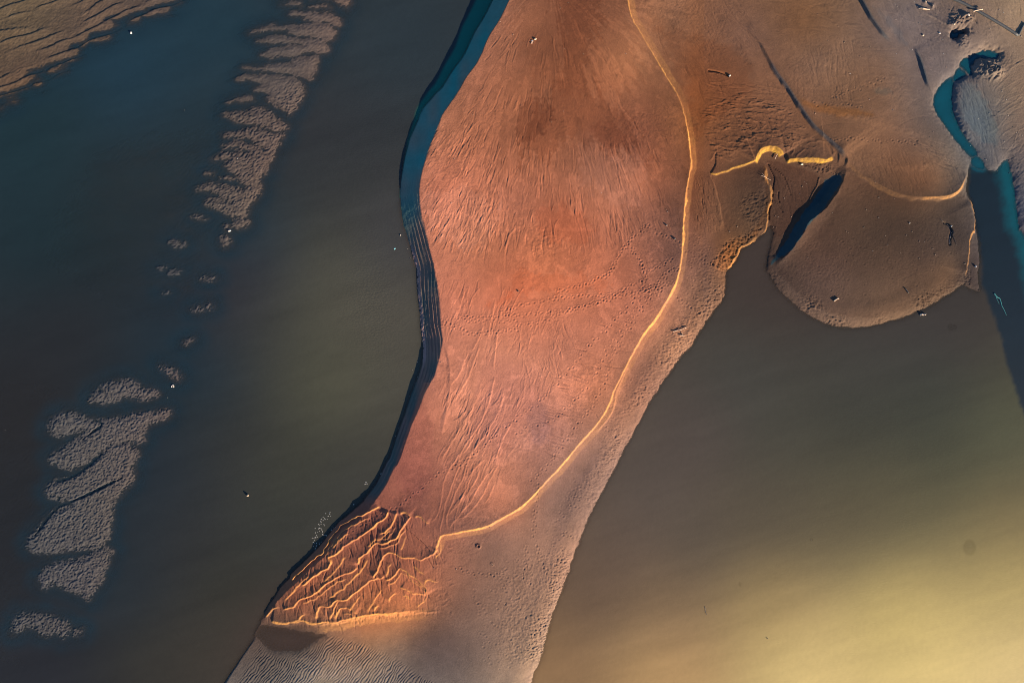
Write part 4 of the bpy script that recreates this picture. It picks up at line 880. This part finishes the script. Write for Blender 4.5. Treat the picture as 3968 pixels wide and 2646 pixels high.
for pl in (POOL1, POOL2, POOL3, P(2968, 0, [(1290, 455), (1330, 470), (1360, 505), (1310, 540), (1262, 560), (1262, 515)]), P(2968, 0, [(1385, 1060), (1432, 1050), (1470, 1095), (1480, 1150), (1410, 1140), (1380, 1100)])):
    m = soft([(cx, cy) for cx, cy in pl], 6)
    W, d_, _, _, _, _ = line_field(chaikin(pl, 1, True), 14, closed=True)
    mm = m.copy(); mm[W] = np.maximum(mm[W], smooth(1.2 - d_ / 14))
    water = water * (1 - mm[..., None]) + (lin(np.array([4., 80., 98.])) / WATER_E) * mm[..., None]
# faint silty streaks, then a lower right brightening that paints in sun glow
pu = (UU * .95 - VV * .31); pv = (UU * .31 + VV * .95)
water *= (1 + .10 * fbm(pu / 420, pv / 60, 181) + .05 * fbm(pu / 90, pv / 22, 184) + .03 * noise(UU / 9, VV / 12, 182))[..., None]
water *= (1 + .12 * smooth((VV + .25 * UU - 2750) / 500) * (UU > 2000))[..., None]
water = np.clip(water, .0005, .7)

XX = (UU - CU) * S
YY = -(VV - CV) * S


def ground_z(u, v):
    i = int(np.clip(np.searchsorted(V, v), 1, NY - 1)); j = int(np.clip(np.searchsorted(U, u), 1, NX - 1))
    return float(H[i, j])


def grid_object(name, Z, cols, attrs, sub=1, mat=None):
    x = XX[::sub, ::sub]; y = YY[::sub, ::sub]; zz = Z[::sub, ::sub]
    ny, nx = x.shape
    co = np.stack([x, y, zz], -1).reshape(-1, 3).astype(np.float32)
    idx = np.arange(nx * ny, dtype=np.int32).reshape(ny, nx)
    # rows run towards -y, so wind the faces to face up
    quads = np.stack([idx[1:, :-1], idx[1:, 1:], idx[:-1, 1:], idx[:-1, :-1]], -1).reshape(-1)
    nf = (nx - 1) * (ny - 1)
    me = bpy.data.meshes.new(name)
    me.vertices.add(nx * ny); me.vertices.foreach_set('co', co.ravel())
    me.loops.add(nf * 4); me.loops.foreach_set('vertex_index', quads)
    me.polygons.add(nf); me.polygons.foreach_set('loop_start', np.arange(0, nf * 4, 4, dtype=np.int32))
    me.polygons.foreach_set('use_smooth', np.ones(nf, bool))
    for cn, arr in cols.items():
        a = me.attributes.new(cn, 'FLOAT_COLOR', 'POINT')
        rgba = np.ones((nx * ny, 4), np.float32); rgba[:, :3] = arr[::sub, ::sub].reshape(-1, 3)
        a.data.foreach_set('color', rgba.ravel())
    for an, arr in attrs.items():
        a = me.attributes.new(an, 'FLOAT', 'POINT'); a.data.foreach_set('value', arr[::sub, ::sub].astype(np.float32).ravel())
    me.update(calc_edges=True)
    ob = bpy.data.objects.new(name, me)
    C.objects.link(ob)
    ob['kind'] = 'structure'
    if mat: me.materials.append(mat)
    return ob


# ------------------------------------------------------------------ materials
def new_mat(name):
    m = bpy.data.materials.new(name); m.use_nodes = True
    nt = m.node_tree
    b = nt.nodes['Principled BSDF']
    return m, nt, b


def nd(nt, t, **kw):
    n = nt.nodes.new(t)
    for k, v in kw.items():
        if k in n.inputs: n.inputs[k].default_value = v
        else: setattr(n, k, v)
    return n


def sand_material():
    m, nt, b = new_mat('river sand')
    at = nd(nt, 'ShaderNodeAttribute', attribute_name='sand_colour')
    geo = nd(nt, 'ShaderNodeNewGeometry')
    n1 = nd(nt, 'ShaderNodeTexNoise', Scale=9.0, Detail=4.0, Roughness=.7)
    n2 = nd(nt, 'ShaderNodeTexNoise', Scale=.9, Detail=3.0)
    nt.links.new(geo.outputs['Position'], n1.inputs['Vector']); nt.links.new(geo.outputs['Position'], n2.inputs['Vector'])
    mr = nd(nt, 'ShaderNodeMapRange'); mr.inputs['From Min'].default_value = .3; mr.inputs['From Max'].default_value = .7; mr.inputs['To Min'].default_value = .8; mr.inputs['To Max'].default_value = 1.2
    nt.links.new(n1.outputs['Fac'], mr.inputs['Value'])
    mr2 = nd(nt, 'ShaderNodeMapRange'); mr2.inputs['From Min'].default_value = .3; mr2.inputs['From Max'].default_value = .7; mr2.inputs['To Min'].default_value = .93; mr2.inputs['To Max'].default_value = 1.07
    nt.links.new(n2.outputs['Fac'], mr2.inputs['Value'])
    mu = nd(nt, 'ShaderNodeMath', operation='MULTIPLY'); nt.links.new(mr.outputs[0], mu.inputs[0]); nt.links.new(mr2.outputs[0], mu.inputs[1])
    vm = nd(nt, 'ShaderNodeVectorMath', operation='SCALE'); nt.links.new(at.outputs['Color'], vm.inputs[0]); nt.links.new(mu.outputs[0], vm.inputs['Scale'])
    nt.links.new(vm.outputs[0], b.inputs['Base Color'])
    b.inputs['Roughness'].default_value = .85
    b.inputs['Specular IOR Level'].default_value = .25
    nb = nd(nt, 'ShaderNodeTexNoise', Scale=4.5, Detail=5.0, Roughness=.7)
    nt.links.new(geo.outputs['Position'], nb.inputs['Vector'])
    bu = nd(nt, 'ShaderNodeBump', Strength=.8, Distance=.035)
    nt.links.new(nb.outputs['Fac'], bu.inputs['Height']); nt.links.new(bu.outputs[0], b.inputs['Normal'])
    return m


def water_material():
    m, nt, b = new_mat('silty river water')
    at = nd(nt, 'ShaderNodeAttribute', attribute_name='silt_light_colour')
    dp = nd(nt, 'ShaderNodeAttribute', attribute_name='depth')
    geo = nd(nt, 'ShaderNodeNewGeometry')
    nt.links.new(at.outputs['Color'], b.inputs['Base Color'])
    b.inputs['IOR'].default_value = 1.33
    b.inputs['Roughness'].default_value = .42
    m1 = nd(nt, 'ShaderNodeMath', operation='MULTIPLY'); m1.inputs[1].default_value = -11.0
    m2 = nd(nt, 'ShaderNodeMath', operation='EXPONENT'); m3 = nd(nt, 'ShaderNodeMath', operation='SUBTRACT'); m3.inputs[0].default_value = 1.0
    nt.links.new(dp.outputs['Fac'], m1.inputs[0]); nt.links.new(m1.outputs[0], m2.inputs[0]); nt.links.new(m2.outputs[0], m3.inputs[1])
    mp = nd(nt, 'ShaderNodeMapRange'); mp.inputs['To Min'].default_value = .35
    nt.links.new(m3.outputs[0], mp.inputs['Value'])
    nt.links.new(mp.outputs[0], b.inputs['Alpha'])
    mpg = nd(nt, 'ShaderNodeMapping'); mpg.inputs['Scale'].default_value = (1.0, 1.6, 1.0); mpg.inputs['Rotation'].default_value = (0, 0, .5)
    nt.links.new(geo.outputs['Position'], mpg.inputs['Vector'])
    nb = nd(nt, 'ShaderNodeTexNoise', Scale=3.2, Detail=4.0, Roughness=.6)
    nt.links.new(mpg.outputs[0], nb.inputs['Vector'])
    ca = nd(nt, 'ShaderNodeAttribute', attribute_name='chop')
    cr = nd(nt, 'ShaderNodeMath', operation='MULTIPLY_ADD'); cr.inputs[1].default_value = .85; cr.inputs[2].default_value = .16
    nt.links.new(ca.outputs['Fac'], cr.inputs[0])
    bu = nd(nt, 'ShaderNodeBump', Distance=.045)
    nt.links.new(cr.outputs[0], bu.inputs['Strength'])
    nt.links.new(nb.outputs['Fac'], bu.inputs['Height']); nt.links.new(bu.outputs[0], b.inputs['Normal'])
    return m


MAT_SAND = sand_material()
MAT_WATER = water_material()
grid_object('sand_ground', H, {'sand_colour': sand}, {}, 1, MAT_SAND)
depth = np.maximum(0, -H)
for (u0, v0, ru, rv) in [(3144, 2090, 9, 7), (3757, 2120, 26, 34), (2733, 2366, 7, 14), (3690, 1268, 22, 16), (2867, 2262, 8, 12)]:
    W = win(u0 - 80, u0 + 80, v0 - 80, v0 + 80)
    rr = np.hypot((UU[W] - u0) / ru, (VV[W] - v0) / rv)
    depth[W] = depth[W] * (1 - smooth(1.8 - rr)) + .13 * smooth(1.8 - rr)
chop = (np.exp(-(((UU - 1440 - (VV - 1150) * .1) / 110) ** 2 + ((VV - 1180) / 230) ** 2)) + .25 * np.exp(-(((UU - 1500) / 300) ** 2 + ((VV - 600) / 300) ** 2)) + .10 * smooth((VV - 1900) / 500) * (UU > 1950))
grid_object('river_water', np.zeros_like(H), {'silt_light_colour': water}, {'depth': depth, 'chop': chop}, 2, MAT_WATER)
#OBJECTS
# ------------------------------------------------------------------ things lying on the sand and in the water
import bmesh


def plain(name, rgb, rough=.8, var=.25, scale=14.0, bump=.02):
    m, nt, b = new_mat(name)
    geo = nd(nt, 'ShaderNodeTexCoord')
    n1 = nd(nt, 'ShaderNodeTexNoise', Scale=scale, Detail=4.0)
    nt.links.new(geo.outputs['Object'], n1.inputs['Vector'])
    rmp = nd(nt, 'ShaderNodeMix', data_type='RGBA')
    rmp.inputs[6].default_value = tuple(c * (1 - var) for c in rgb) + (1,)
    rmp.inputs[7].default_value = tuple(min(.95, c * (1 + var)) for c in rgb) + (1,)
    nt.links.new(n1.outputs['Fac'], rmp.inputs[0]); nt.links.new(rmp.outputs[2], b.inputs['Base Color'])
    b.inputs['Roughness'].default_value = rough
    bu = nd(nt, 'ShaderNodeBump', Strength=.6, Distance=bump)
    nt.links.new(n1.outputs['Fac'], bu.inputs['Height']); nt.links.new(bu.outputs[0], b.inputs['Normal'])
    return m


M_PALE = plain('pale stone', (.62, .56, .5)); M_BROWN = plain('brown stone', (.34, .24, .18)); M_DARK = plain('dark stone', (.07, .065, .06))
M_WOOD = plain('bleached driftwood', (.55, .40, .28), .75, .2, 20); M_DWOOD = plain('wet dark wood', (.045, .045, .05), .5, .3, 20)
M_PIPE = plain('tarred pipe', (.05, .055, .06), .6, .3, 8); M_CYAN = plain('turquoise plastic', (.35, .85, .85), .4, .1, 10); M_BUFF = plain('buff pebble', (.34, .26, .20)); M_GREY = plain('light grey pebble', (.45, .41, .37)); M_FOAM = plain('river foam', (.42, .40, .36), .9, .1, 30)
M_WEED = plain('pale weed', (.03, .20, .20), .7, .2, 20); M_YEL = plain('pale yellow block', (.85, .78, .5)); M_CLAY = plain('sand crumb', (.5, .33, .24))


def base_z(u, v): return max(ground_z(u, v), 0.0)


def wpos(u, v, z=None): return Vector(((u - CU) * S, -(v - CV) * S, base_z(u, v) if z is None else z))


def rock_mesh(name, seed, rough=.22, mat=M_PALE, squash=1.0):
    bm = bmesh.new(); bmesh.ops.create_icosphere(bm, subdivisions=3, radius=.5)
    r = random.Random(seed)
    planes = [(Vector((r.gauss(0, 1), r.gauss(0, 1), r.gauss(0, 1))).normalized(), r.uniform(.28, .44)) for _ in range(9)]
    for vtx in bm.verts:
        for n, dd in planes:
            k = vtx.co.dot(n) - dd
            if k > 0: vtx.co -= n * k * (.9 - rough)
        vtx.co *= 1 + rough * .25 * math.sin(vtx.co.x * 9 + seed) * math.cos(vtx.co.y * 11 + seed * 2)
        vtx.co.z *= squash
    me = bpy.data.meshes.new(name); bm.to_mesh(me); bm.free()
    for p in me.polygons: p.use_smooth = True
    me.materials.append(mat)
    return me


def tube_mesh(name, pts, radii, mat, sides=8, knobs=0.0, seed=0):
    bm = bmesh.new(); r = random.Random(seed); rings = []
    pts = [Vector(p) for p in pts]
    for i, p in enumerate(pts):
        t = (pts[min(i + 1, len(pts) - 1)] - pts[max(i - 1, 0)]).normalized()
        a = t.cross(Vector((0, 0, 1)));  a = a.normalized() if a.length > .01 else Vector((1, 0, 0))
        b = a.cross(t)
        rad = radii[i] if isinstance(radii, (list, tuple)) else radii
        rings.append([bm.verts.new(p + (a * math.cos(2 * math.pi * k / sides) + b * math.sin(2 * math.pi * k / sides)) * rad * (1 + knobs * r.uniform(-1, 1))) for k in range(sides)])
    for A_, B_ in zip(rings[:-1], rings[1:]):
        for k in range(sides): bm.faces.new((A_[k], A_[(k + 1) % sides], B_[(k + 1) % sides], B_[k]))
    bm.faces.new(rings[0][::-1]); bm.faces.new(rings[-1])
    bmesh.ops.recalc_face_normals(bm, faces=bm.faces)
    me = bpy.data.meshes.new(name); bm.to_mesh(me); bm.free()
    for p in me.polygons: p.use_smooth = True
    me.materials.append(mat)
    return me


def put(name, me, loc, label, cat, group=None, scale=(1, 1, 1), rot=0.0, tilt=0.0):
    o = bpy.data.objects.new(name, me); C.objects.link(o)
    o.location = loc; o.scale = scale; o.rotation_euler = (tilt, 0, rot)
    o['label'] = label; o['category'] = cat
    if group: o['group'] = group
    return o


def part(name, me, parent):
    o = bpy.data.objects.new(name, me); C.objects.link(o); o.parent = parent
    return o


def root(name, loc, label, cat, group=None):
    o = bpy.data.objects.new(name, None); C.objects.link(o); o.location = loc; o['label'] = label; o['category'] = cat
    if group: o['group'] = group
    return o


def plan(pts, o, z=.04, drop=False):
    """plan points -> points local to the root o, lying on the ground"""
    out = []
    for p in pts:
        w = wpos(p[0], p[1]); w.z += p[2] if len(p) > 2 else z
        out.append(w - o.location)
    return out


def dense(pts, n=2):
    return chaikin(pts, n)


# --- single stones
def stone(u, v, lx, ly, lz, deg, label, mat=M_PALE, seed=1, name='stone', cat='stone', group=None, sink=.25):
    loc = wpos(u, v); loc.z += lz * (.5 - sink)
    return put(name, rock_mesh(name, seed, mat=mat), loc, label, cat, group, (lx, ly, lz), math.radians(deg))


stone(508.5, 129, .22, .34, .22, 15, 'small bright white stone alone in the blue pool beside the brown rippled shoal', seed=3)
stone(890, 895, .44, .20, .24, 17, 'long bright white stone at the southern tip of the finger shoals', seed=5)
stone(961, 1918, .30, .26, .34, 30, 'pale peach stone standing alone in the dark brown channel, trailing a shadow', M_WOOD, 7)
stone(1551.5, 911.5, .15, .16, .14, 0, 'tiny white stone in the water beside the striped dark bank', seed=9)
stone(922, 615, .14, .12, .12, 0, 'little grey pebble on the rippled finger shoal', M_PALE, 11)
stone(3776.5, 1033.5, .26, .22, .32, 40, 'white stone on the narrow mud strip between the round lobe and the dark blue channel', seed=13)
stone(2819, 304.5, .26, .22, .26, 20, 'cream stone at the lower end of its long dark slide groove', seed=15)
stone(3101, 641, .34, .20, .24, 10, 'pale yellow block lodged in the golden scarp above the delta', M_YEL, 17, 'block', 'block')
stone(2063.5 + 9, 176 - 2, .34, .22, .2, 20, 'upper orange stone of the broken trio on the northern bank top', M_WOOD, 19, group='broken stone trio')
stone(2061, 180.5, .26, .16, .14, -10, 'middle flat stone of the broken trio on the northern bank top', M_PALE, 21, group='broken stone trio')
stone(2059, 188, .24, .2, .14, 0, 'lowest pinkish stone of the broken trio on the northern bank top', M_CLAY, 23, group='broken stone trio')
stone(3628, 139, .24, .18, .18, -30, 'white stone north of the teal pools, with a black shadow beside it', seed=25)
stone(3565, 147, .26, .24, .2, 0, 'round buff stone west of the white stone on the far flat', M_WOOD, 27)
stone(3680, 107, .24, .22, .24, 0, 'bright buff stone in the lower left of the upper crumbly mound', M_WOOD, 29)
stone(3732, 74, .34, .16, .2, -30, 'pale slab on the top right of the upper crumbly mound', M_PALE, 31)
stone(3598, 36, .18, .30, .3, 10, 'brown upright stone beside a dark hole on the far flat', M_BROWN, 33)
stone(3572, 19, .34, .16, .18, -50, 'slanting buff slab near the top edge of the far flat', M_WOOD, 35)
stone(2575, 1699 - 819, .24, .2, .18, 0, 'grey brown stone right beside the golden edge in the footprint field', M_BROWN, 37)
stone(2605.5, 931, .3, .26, .2, 0, 'dark stone lying in the footprint field close to the golden edge', M_DARK, 39)
stone(2007, 1131, .2, .18, .18, 0, 'dark reddish stone in the orange middle of the bank', M_DARK, 41)
stone(3515, 868, .16, .14, .16, 0, 'small pale stone near the centre of the round lobe', M_PALE, 43)

# turquoise scrap and floating flecks
o = put('plastic_scrap', rock_mesh('plastic_scrap', 51, .1, M_CYAN, .5), wpos(1529.5, 964), 'bright turquoise plastic scrap floating off the striped bank', 'litter', None, (.24, .18, .1), .6)
foam_mesh = [rock_mesh('foam_fleck', 60 + i, .3, M_FOAM, .5) for i in range(4)]
FK = [(805, 85), (960, 95), (965, 40), (895, 178), (990, 178), (703, 225), (763, 255), (775, 305), (860, 297), (635, 292), (702, 347), (618, 368), (628, 410), (628, 478), (523, 497), (560, 515), (733, 500), (766, 540), (400, 650), (568, 630), (540, 660), (597, 655), (637, 660), (655, 700), (685, 750), (563, 748), (500, 793), (407, 815), (677, 800), (690, 870), (700, 895), (778, 912), (830, 922), (455, 915), (480, 973), (293, 1010), (357, 1012), (427, 1003), (400, 980), (365, 1110), (328, 1170), (365, 1215), (452, 1205), (585, 1195), (565, 1255), (640, 1160), (447, 1297), (445, 1337), (335, 1330), (413, 1415), (400, 1460), (1097, 625), (1150, 640), (1185, 605), (1015, 705), (1045, 775), (1295, 490), (1340, 440)]
for i, (x, y) in enumerate(FK):
    k = random.uniform(.8, 1.3)
    put('foam_fleck', foam_mesh[i % 4], wpos(1180 + x / 9.8, 1980 + y / 9.8, .01), 'pale foam fleck floating in the cluster off the fan shore', 'foam', 'foam flecks off the fan shore', (.085 * k, .11 * k, .04), random.uniform(0, 3))
for x, y in [(728, 212), (735, 222), (722, 225), (646, 362), (830, 155)]:
    put('foam_fleck', foam_mesh[1], wpos(1000 + x / 1.742, 1746 + y / 1.742, .01), 'lone foam fleck floating close to the shaded bank above the fan', 'foam', 'scattered foam flecks by the bank', (.12, .14, .05), random.uniform(0, 3))

# pebbles: each lot is scattered over one named stretch of sand
peb = {}
for nm, mt in (('pale', M_GREY), ('brown', M_BROWN), ('dark', M_DARK), ('buff', M_BUFF)):
    peb[nm] = [rock_mesh('pebble', 80 + len(peb) * 5 + i, .2, mt) for i in range(3)]
LOTS = [
    ('pale pebble scattered on the grey flat in the far corner', 'pebbles on the far grey flat', 'pale', .17, [(3400 + x / 4.127, y / 4.127) for x, y in [(540, 75), (235, 120), (260, 155), (240, 370), (610, 415), (655, 440), (990, 680), (1015, 890), (515, 828), (1510, 210), (1480, 240), (1960, 1480), (1950, 255), (1880, 210), (1745, 500), (2250, 610), (2150, 655)]]),
    ('dark pebble scattered on the grey flat in the far corner', 'dark pebbles on the far grey flat', 'dark', .14, [(3400 + x / 4.127, y / 4.127) for x, y in [(255, 905), (885, 980), (1080, 1095), (890, 275)]] + [(2968 + x / 1.742, y / 1.742) for x, y in [(1665, 1060), (1640, 1170), (1580, 625), (1660, 865)]]),
    ('pale pebble on the sand east of the teal pools', 'pebbles east of the pools', 'pale', .15, [(2968 + x / 1.742, y / 1.742) for x, y in [(1610, 680), (1625, 785), (1680, 900), (1720, 920), (1600, 960), (1500, 770), (1425, 805), (1430, 1055), (1480, 1080), (1380, 985)]]),
    ('dark brown pebble on the broad brown lobe', 'pebbles on the broad brown lobe', 'brown', .18, [(2968 + x / 1.742, y / 1.742) for x, y in [(328, 120), (465, 200), (508, 308), (395, 297), (680, 337), (612, 400), (540, 515), (850, 155), (1035, 255), (455, 675), (675, 688), (360, 715), (620, 745), (1205, 462), (1115, 900), (1090, 935), (1060, 820), (310, 785)]]),
    ('pale pebble on the broad brown lobe', 'pale pebbles on the broad brown lobe', 'pale', .14, [(2968 + x / 1.742, y / 1.742) for x, y in [(683, 755), (835, 757), (547, 517), (860, 380)]]),
    ('small pebble on the round dark lobe', 'pebbles on the round dark lobe', 'buff', .17, [(2968 + x / 1.742, 880 + y / 1.742) for x, y in [(525, 35), (540, 42), (790, 65), (930, 60), (1020, 100), (1055, 105), (805, 127), (890, 180), (705, 165), (1110, 150), (1125, 190), (1018, 215), (1330, 248), (970, 35), (275, 208)]] + [(2968 + x / 1.742, y / 1.742) for x, y in [(745, 1340), (850, 1348), (430, 1445), (660, 1422), (745, 1475), (645, 1540), (720, 1240)]]),
    ('small pebble on the dark mud of the little delta', 'pebbles on the delta mud', 'buff', .17, [(2700 + x / 3.92, 520 + y / 3.92) for x, y in [(1660, 760), (1625, 735), (1320, 980), (1555, 915), (1180, 1250), (1425, 1260), (1160, 1415), (1200, 1418), (1590, 800), (2100, 630), (2060, 625), (1510, 1085), (2020, 610), (1225, 1260), (485, 1485), (600, 1410)]]),
    ('small dark pebble on the golden edge of the bank', 'pebbles on the golden edge', 'dark', .13, [(2000 + x / 1.742, y / 1.742) for x, y in [(1127, 780), (1150, 955), (1160, 1067), (1138, 1195), (1155, 1285), (1140, 1302), (1112, 1525)]]),
    ('stone lying on the orange top of the central bank', 'stones on the orange bank top', 'brown', .18, [(2000 + x / 1.742, y / 1.742) for x, y in [(345, 60), (320, 365), (445, 398), (728, 395), (315, 775), (235, 848), (295, 95)]] + [(1000 + x / 1.742, y / 1.742) for x, y in [(1635, 187), (1720, 272), (1330, 1092), (1455, 797)]]),
    ('white pebble lying on the central bank', 'white pebbles on the central bank', 'pale', .13, [(2000 + x / 1.742, y / 1.742) for x, y in [(568, 1315), (1000, 1425), (1010, 1440), (1470, 795)]] + [(1000 + x / 1.742, y / 1.742) for x, y in [(1310, 1385), (1275, 1475)]] + [(1000 + x / 1.742, 880 + y / 1.742) for x, y in [(1383, 150), (1240, 910)]] + [(2000 + x / 1.742, 880 + y / 1.742) for x, y in [(1435, 33)]]),
    ('sand crumb lying on the southern flat below the fan', 'crumbs on the southern flat', 'brown', .2, [(1000 + x / 1.742, 1746 + y / 1.742) for x, y in [(1580, 755), (1565, 505), (1580, 500), (1340, 790), (1470, 855), (1560, 1390), (1190, 780)]]),
    ('pale pebble at the water line below the striped bank', 'pebbles along the striped bank', 'pale', .13, [(1000 + x / 1.742, 880 + y / 1.742) for x, y in [(1010, 145), (1025, 210), (1040, 965), (985, 1170), (1075, 1010), (950, 1355), (928, 1408), (1060, 1050), (1025, 1140), (1075, 910), (1110, 770), (960, 55)]]),
    ('dark submerged pebble showing through the golden water', 'submerged pebbles in the golden water', 'dark', .2, [(2000 + x / 1.742, 1746 + y / 1.742) for x, y in [(190, 1305), (1695, 1265)]]),
    ('white pebble on the floor of the blue western shallows', 'pebbles in the western shallows', 'pale', .12, [(716, 428), (650, 1540), (20, 1666), (1196, 28), (1022, 125), (1034, 266)]),
]
for lab, grp, mt, sz, pts in LOTS:
    for i, (u, v) in enumerate(pts):
        k = sz * random.uniform(.4, .68)
        put('pebble', peb[mt][i % 3], wpos(u, v) + Vector((0, 0, k * .2)), lab, 'pebble', grp, (k * 1.1, k * .85, k * .8), random.uniform(0, 3.1))

# cluster of pale cobbles with a long shadow at the foot of the round lobe
for (x, y, sx, lab) in [(1355, 745, .30, 'large orange cobble at the left end of the row below the round lobe'), (1620, 765, .28, 'large peach cobble at the right end of the row below the round lobe'),
                        (1285, 805, .14, 'small grey cobble at the far left of the row below the round lobe'), (1450, 755, .15, 'small cream cobble left of centre in the row below the round lobe'), (1540, 745, .16, 'ochre cobble right of centre in the row below the round lobe'), (1490, 800, .14, 'lowest little grey cobble of the row below the round lobe')]:
    stone(3500 + x / 19.6, 1180 + y / 19.6, sx, sx * .85, sx * 1.15, x % 60, lab, M_WOOD if sx > .2 else M_PALE, int(x), 'cobble', 'cobble', 'cobbles below the round lobe')

# driftwood and sticks
def wood(name, pts, radii, label, cat='driftwood', mat=M_WOOD, z=.05, twigs=(), stem='stem', k=2, seed=1):
    r = root(name, wpos(*pts[0][:2]), label, cat)
    pp = dense([(p[0], p[1], p[2] if len(p) > 2 else z) for p in pts], k)
    n = len(pp)
    rad = [radii[0] + (radii[1] - radii[0]) * i / (n - 1) for i in range(n)]
    part(stem, tube_mesh(stem, plan(pp, r), rad, mat, 8, .12, seed), r)
    for i, tw in enumerate(twigs):
        q_ = dense([(p[0], p[1], p[2] if len(p) > 2 else z) for p in tw], 1)
        part('branch', tube_mesh('branch', plan(q_, r), [radii[0] * .6 + (.012 - radii[0] * .6) * j / (len(q_) - 1) for j in range(len(q_))], mat, 6, .12, seed + i + 1), r)
    return r


def at(x0, y0, k, pts): return [(x0 + p[0] / k, y0 + p[1] / k) + tuple(p[2:]) for p in pts]


wood('bent_stick', at(2580, 1240, 19.6, [(480, 905), (650, 830), (850, 790), (1120, 740), (1200, 690), (1340, 620), (1560, 545)]), (.05, .035), 'long bent bleached stick lying on the eastern shore clods', 'stick', z=.09)
wood('forked_stick', at(2580, 1240, 19.6, [(980, 1170), (1150, 1172), (1340, 1178)]), (.05, .05), 'small forked white stick south of the long bent stick', 'stick', z=.1, twigs=[at(2580, 1240, 19.6, [(1165, 1170, .1), (1175, 1050, .12), (1175, 965, .14)])])
wood('driftwood_log', at(3190, 1130, 19.6, [(680, 740), (760, 670), (860, 600), (960, 560), (1010, 500)]), (.085, .06), 'short pale driftwood log on the clods of the round lobe', z=.09, twigs=[at(3190, 1130, 19.6, [(960, 565, .1), (1040, 575, .1), (1090, 570, .08)])])
wood('driftwood_snag', at(3620, 840, 13.07, [(360, 320), (520, 350), (650, 460), (720, 600), (800, 770), (750, 900), (700, 1080), (680, 1250), (690, 1430)]), (.05, .13), 'dark waterlogged snag half sunk in the round lobe', 'driftwood', M_DWOOD, z=.02,
     twigs=[at(3620, 840, 13.07, [(800, 780, .05), (880, 850, .05), (930, 900, .03)]), at(3620, 840, 13.07, [(790, 900, .04), (880, 1100, .05), (950, 1260, .05), (1010, 1450, .03)]), at(3620, 840, 13.07, [(200, 150, .02), (280, 230, .02), (360, 320, .03)])])
stone(3678, 879, .16, .18, .2, 0, 'pinkish stone resting against the dark snag', M_PALE, 45)
wood('bleached_stick', at(2700, 520, 3.92, [(1160, 395), (1180, 350), (1197, 322)]), (.05, .035), 'short white stick standing in the gully head of the little delta', 'stick', z=.16, k=1)
wood('thin_branch', at(2700, 520, 3.92, [(945, 645), (1010, 670), (1060, 690), (1110, 715)]), (.03, .02), 'thin pale branch across the spur of the little delta', 'stick', z=.08, k=1, twigs=[at(2700, 520, 3.92, [(1010, 670, .08), (990, 645, .1), (960, 615, .1)])])
wood('driftwood_log', at(3400, 0, 4.127, [(655, 195), (700, 200), (772, 203)]), (.11, .05), 'cream driftwood log by the dark creek line on the far flat', z=.1, k=1, twigs=[at(3400, 0, 4.127, [(655, 195, .1), (620, 185, .08), (600, 195, .05)])])
wood('driftwood_log', at(2968, 880, 1.742, [(925, 415), (938, 430), (950, 448)]), (.07, .05), 'short dark stub of wood near the southern rim of the round lobe', mat=M_DWOOD, z=.05, k=1)
wood('pale_driftwood', at(640, 1470, 34.85, [(850, 1060), (880, 900), (1000, 760), (1120, 740), (1180, 850), (1180, 1000), (1150, 1075)]), (.035, .05), 'small looped pale root in the shallows north of the rippled shoals', 'driftwood', M_PALE, z=.03, k=1, twigs=[at(640, 1470, 34.85, [(850, 1060, .03), (960, 1000, .04), (1075, 950, .04)])])
wood('sunken_twigs', at(2700, 2330, 22.4, [(660, 420), (740, 580), (720, 760), (790, 950), (880, 1150)]), (.05, .03), 'dark tuft of sunken twigs in the golden water', 'branch', M_DWOOD, z=-.02, k=1, twigs=[at(2700, 2330, 22.4, [(720, 760, -.02), (620, 840, -.02), (540, 800, -.03)]), at(2700, 2330, 22.4, [(680, 520, -.02), (620, 720, -.03)])])
wood('weed_strand', at(3720, 980, 5.6, [(740, 880), (800, 960), (860, 980), (890, 1080), (908, 1160), (940, 1200), (1005, 1350)]), (.09, .03), 'pale teal weed strand drifting in the dark blue channel', 'weed', M_WEED, z=-.01, twigs=[at(3720, 980, 5.6, [(770, 900, -.01), (790, 990, -.01), (830, 1060, -.01), (850, 1110, -.01)])])
stone(3757, 2120, 1.0, 1.4, .3, 20, 'large dark blurred boulder sunk in the golden water', M_DARK, 47, 'sunken_boulder', 'boulder', sink=1.05)
stone(3144, 2090, .36, .28, .2, 0, 'small dark stone sunk in the brown gold water', M_DARK, 49, 'sunken_stone', 'stone', sink=.95)

# half buried pipe with its corner piece
r = root('buried_pipe', wpos(3664, 2), 'long straight dark pipe half buried in the far sand flat', 'pipe')
run = [(3560 + 4 * 0, -58)] + [(3400 + x / 4.127, y / 4.127) for x, y in [(1070, -2), (1300, 95), (1520, 215), (1760, 350), (2000, 480), (2200, 600)]]
part('pipe_run', tube_mesh('pipe_run', plan(dense(run, 1), r, .03), .16, M_PIPE, 12), r)
corner = [(3400 + x / 4.127, y / 4.127) for x, y in [(2200, 600), (2215, 560), (2255, 480), (2290, 410)]]
part('corner_piece', tube_mesh('corner_piece', plan(dense(corner, 1), r, .04), [.17, .17, .16, .15, .13, .12, .12, .12][:len(dense(corner, 1))] + [.12] * max(0, len(dense(corner, 1)) - 8), M_PIPE, 12), r)
brace = [(3400 + x / 4.127, y / 4.127) for x, y in [(1450, 245), (1520, 225), (1600, 212)]]
wood('cross_stake', brace, (.07, .06), 'short pale stake lying across the dark buried pipe', 'stake', M_WOOD, z=.22, k=1)
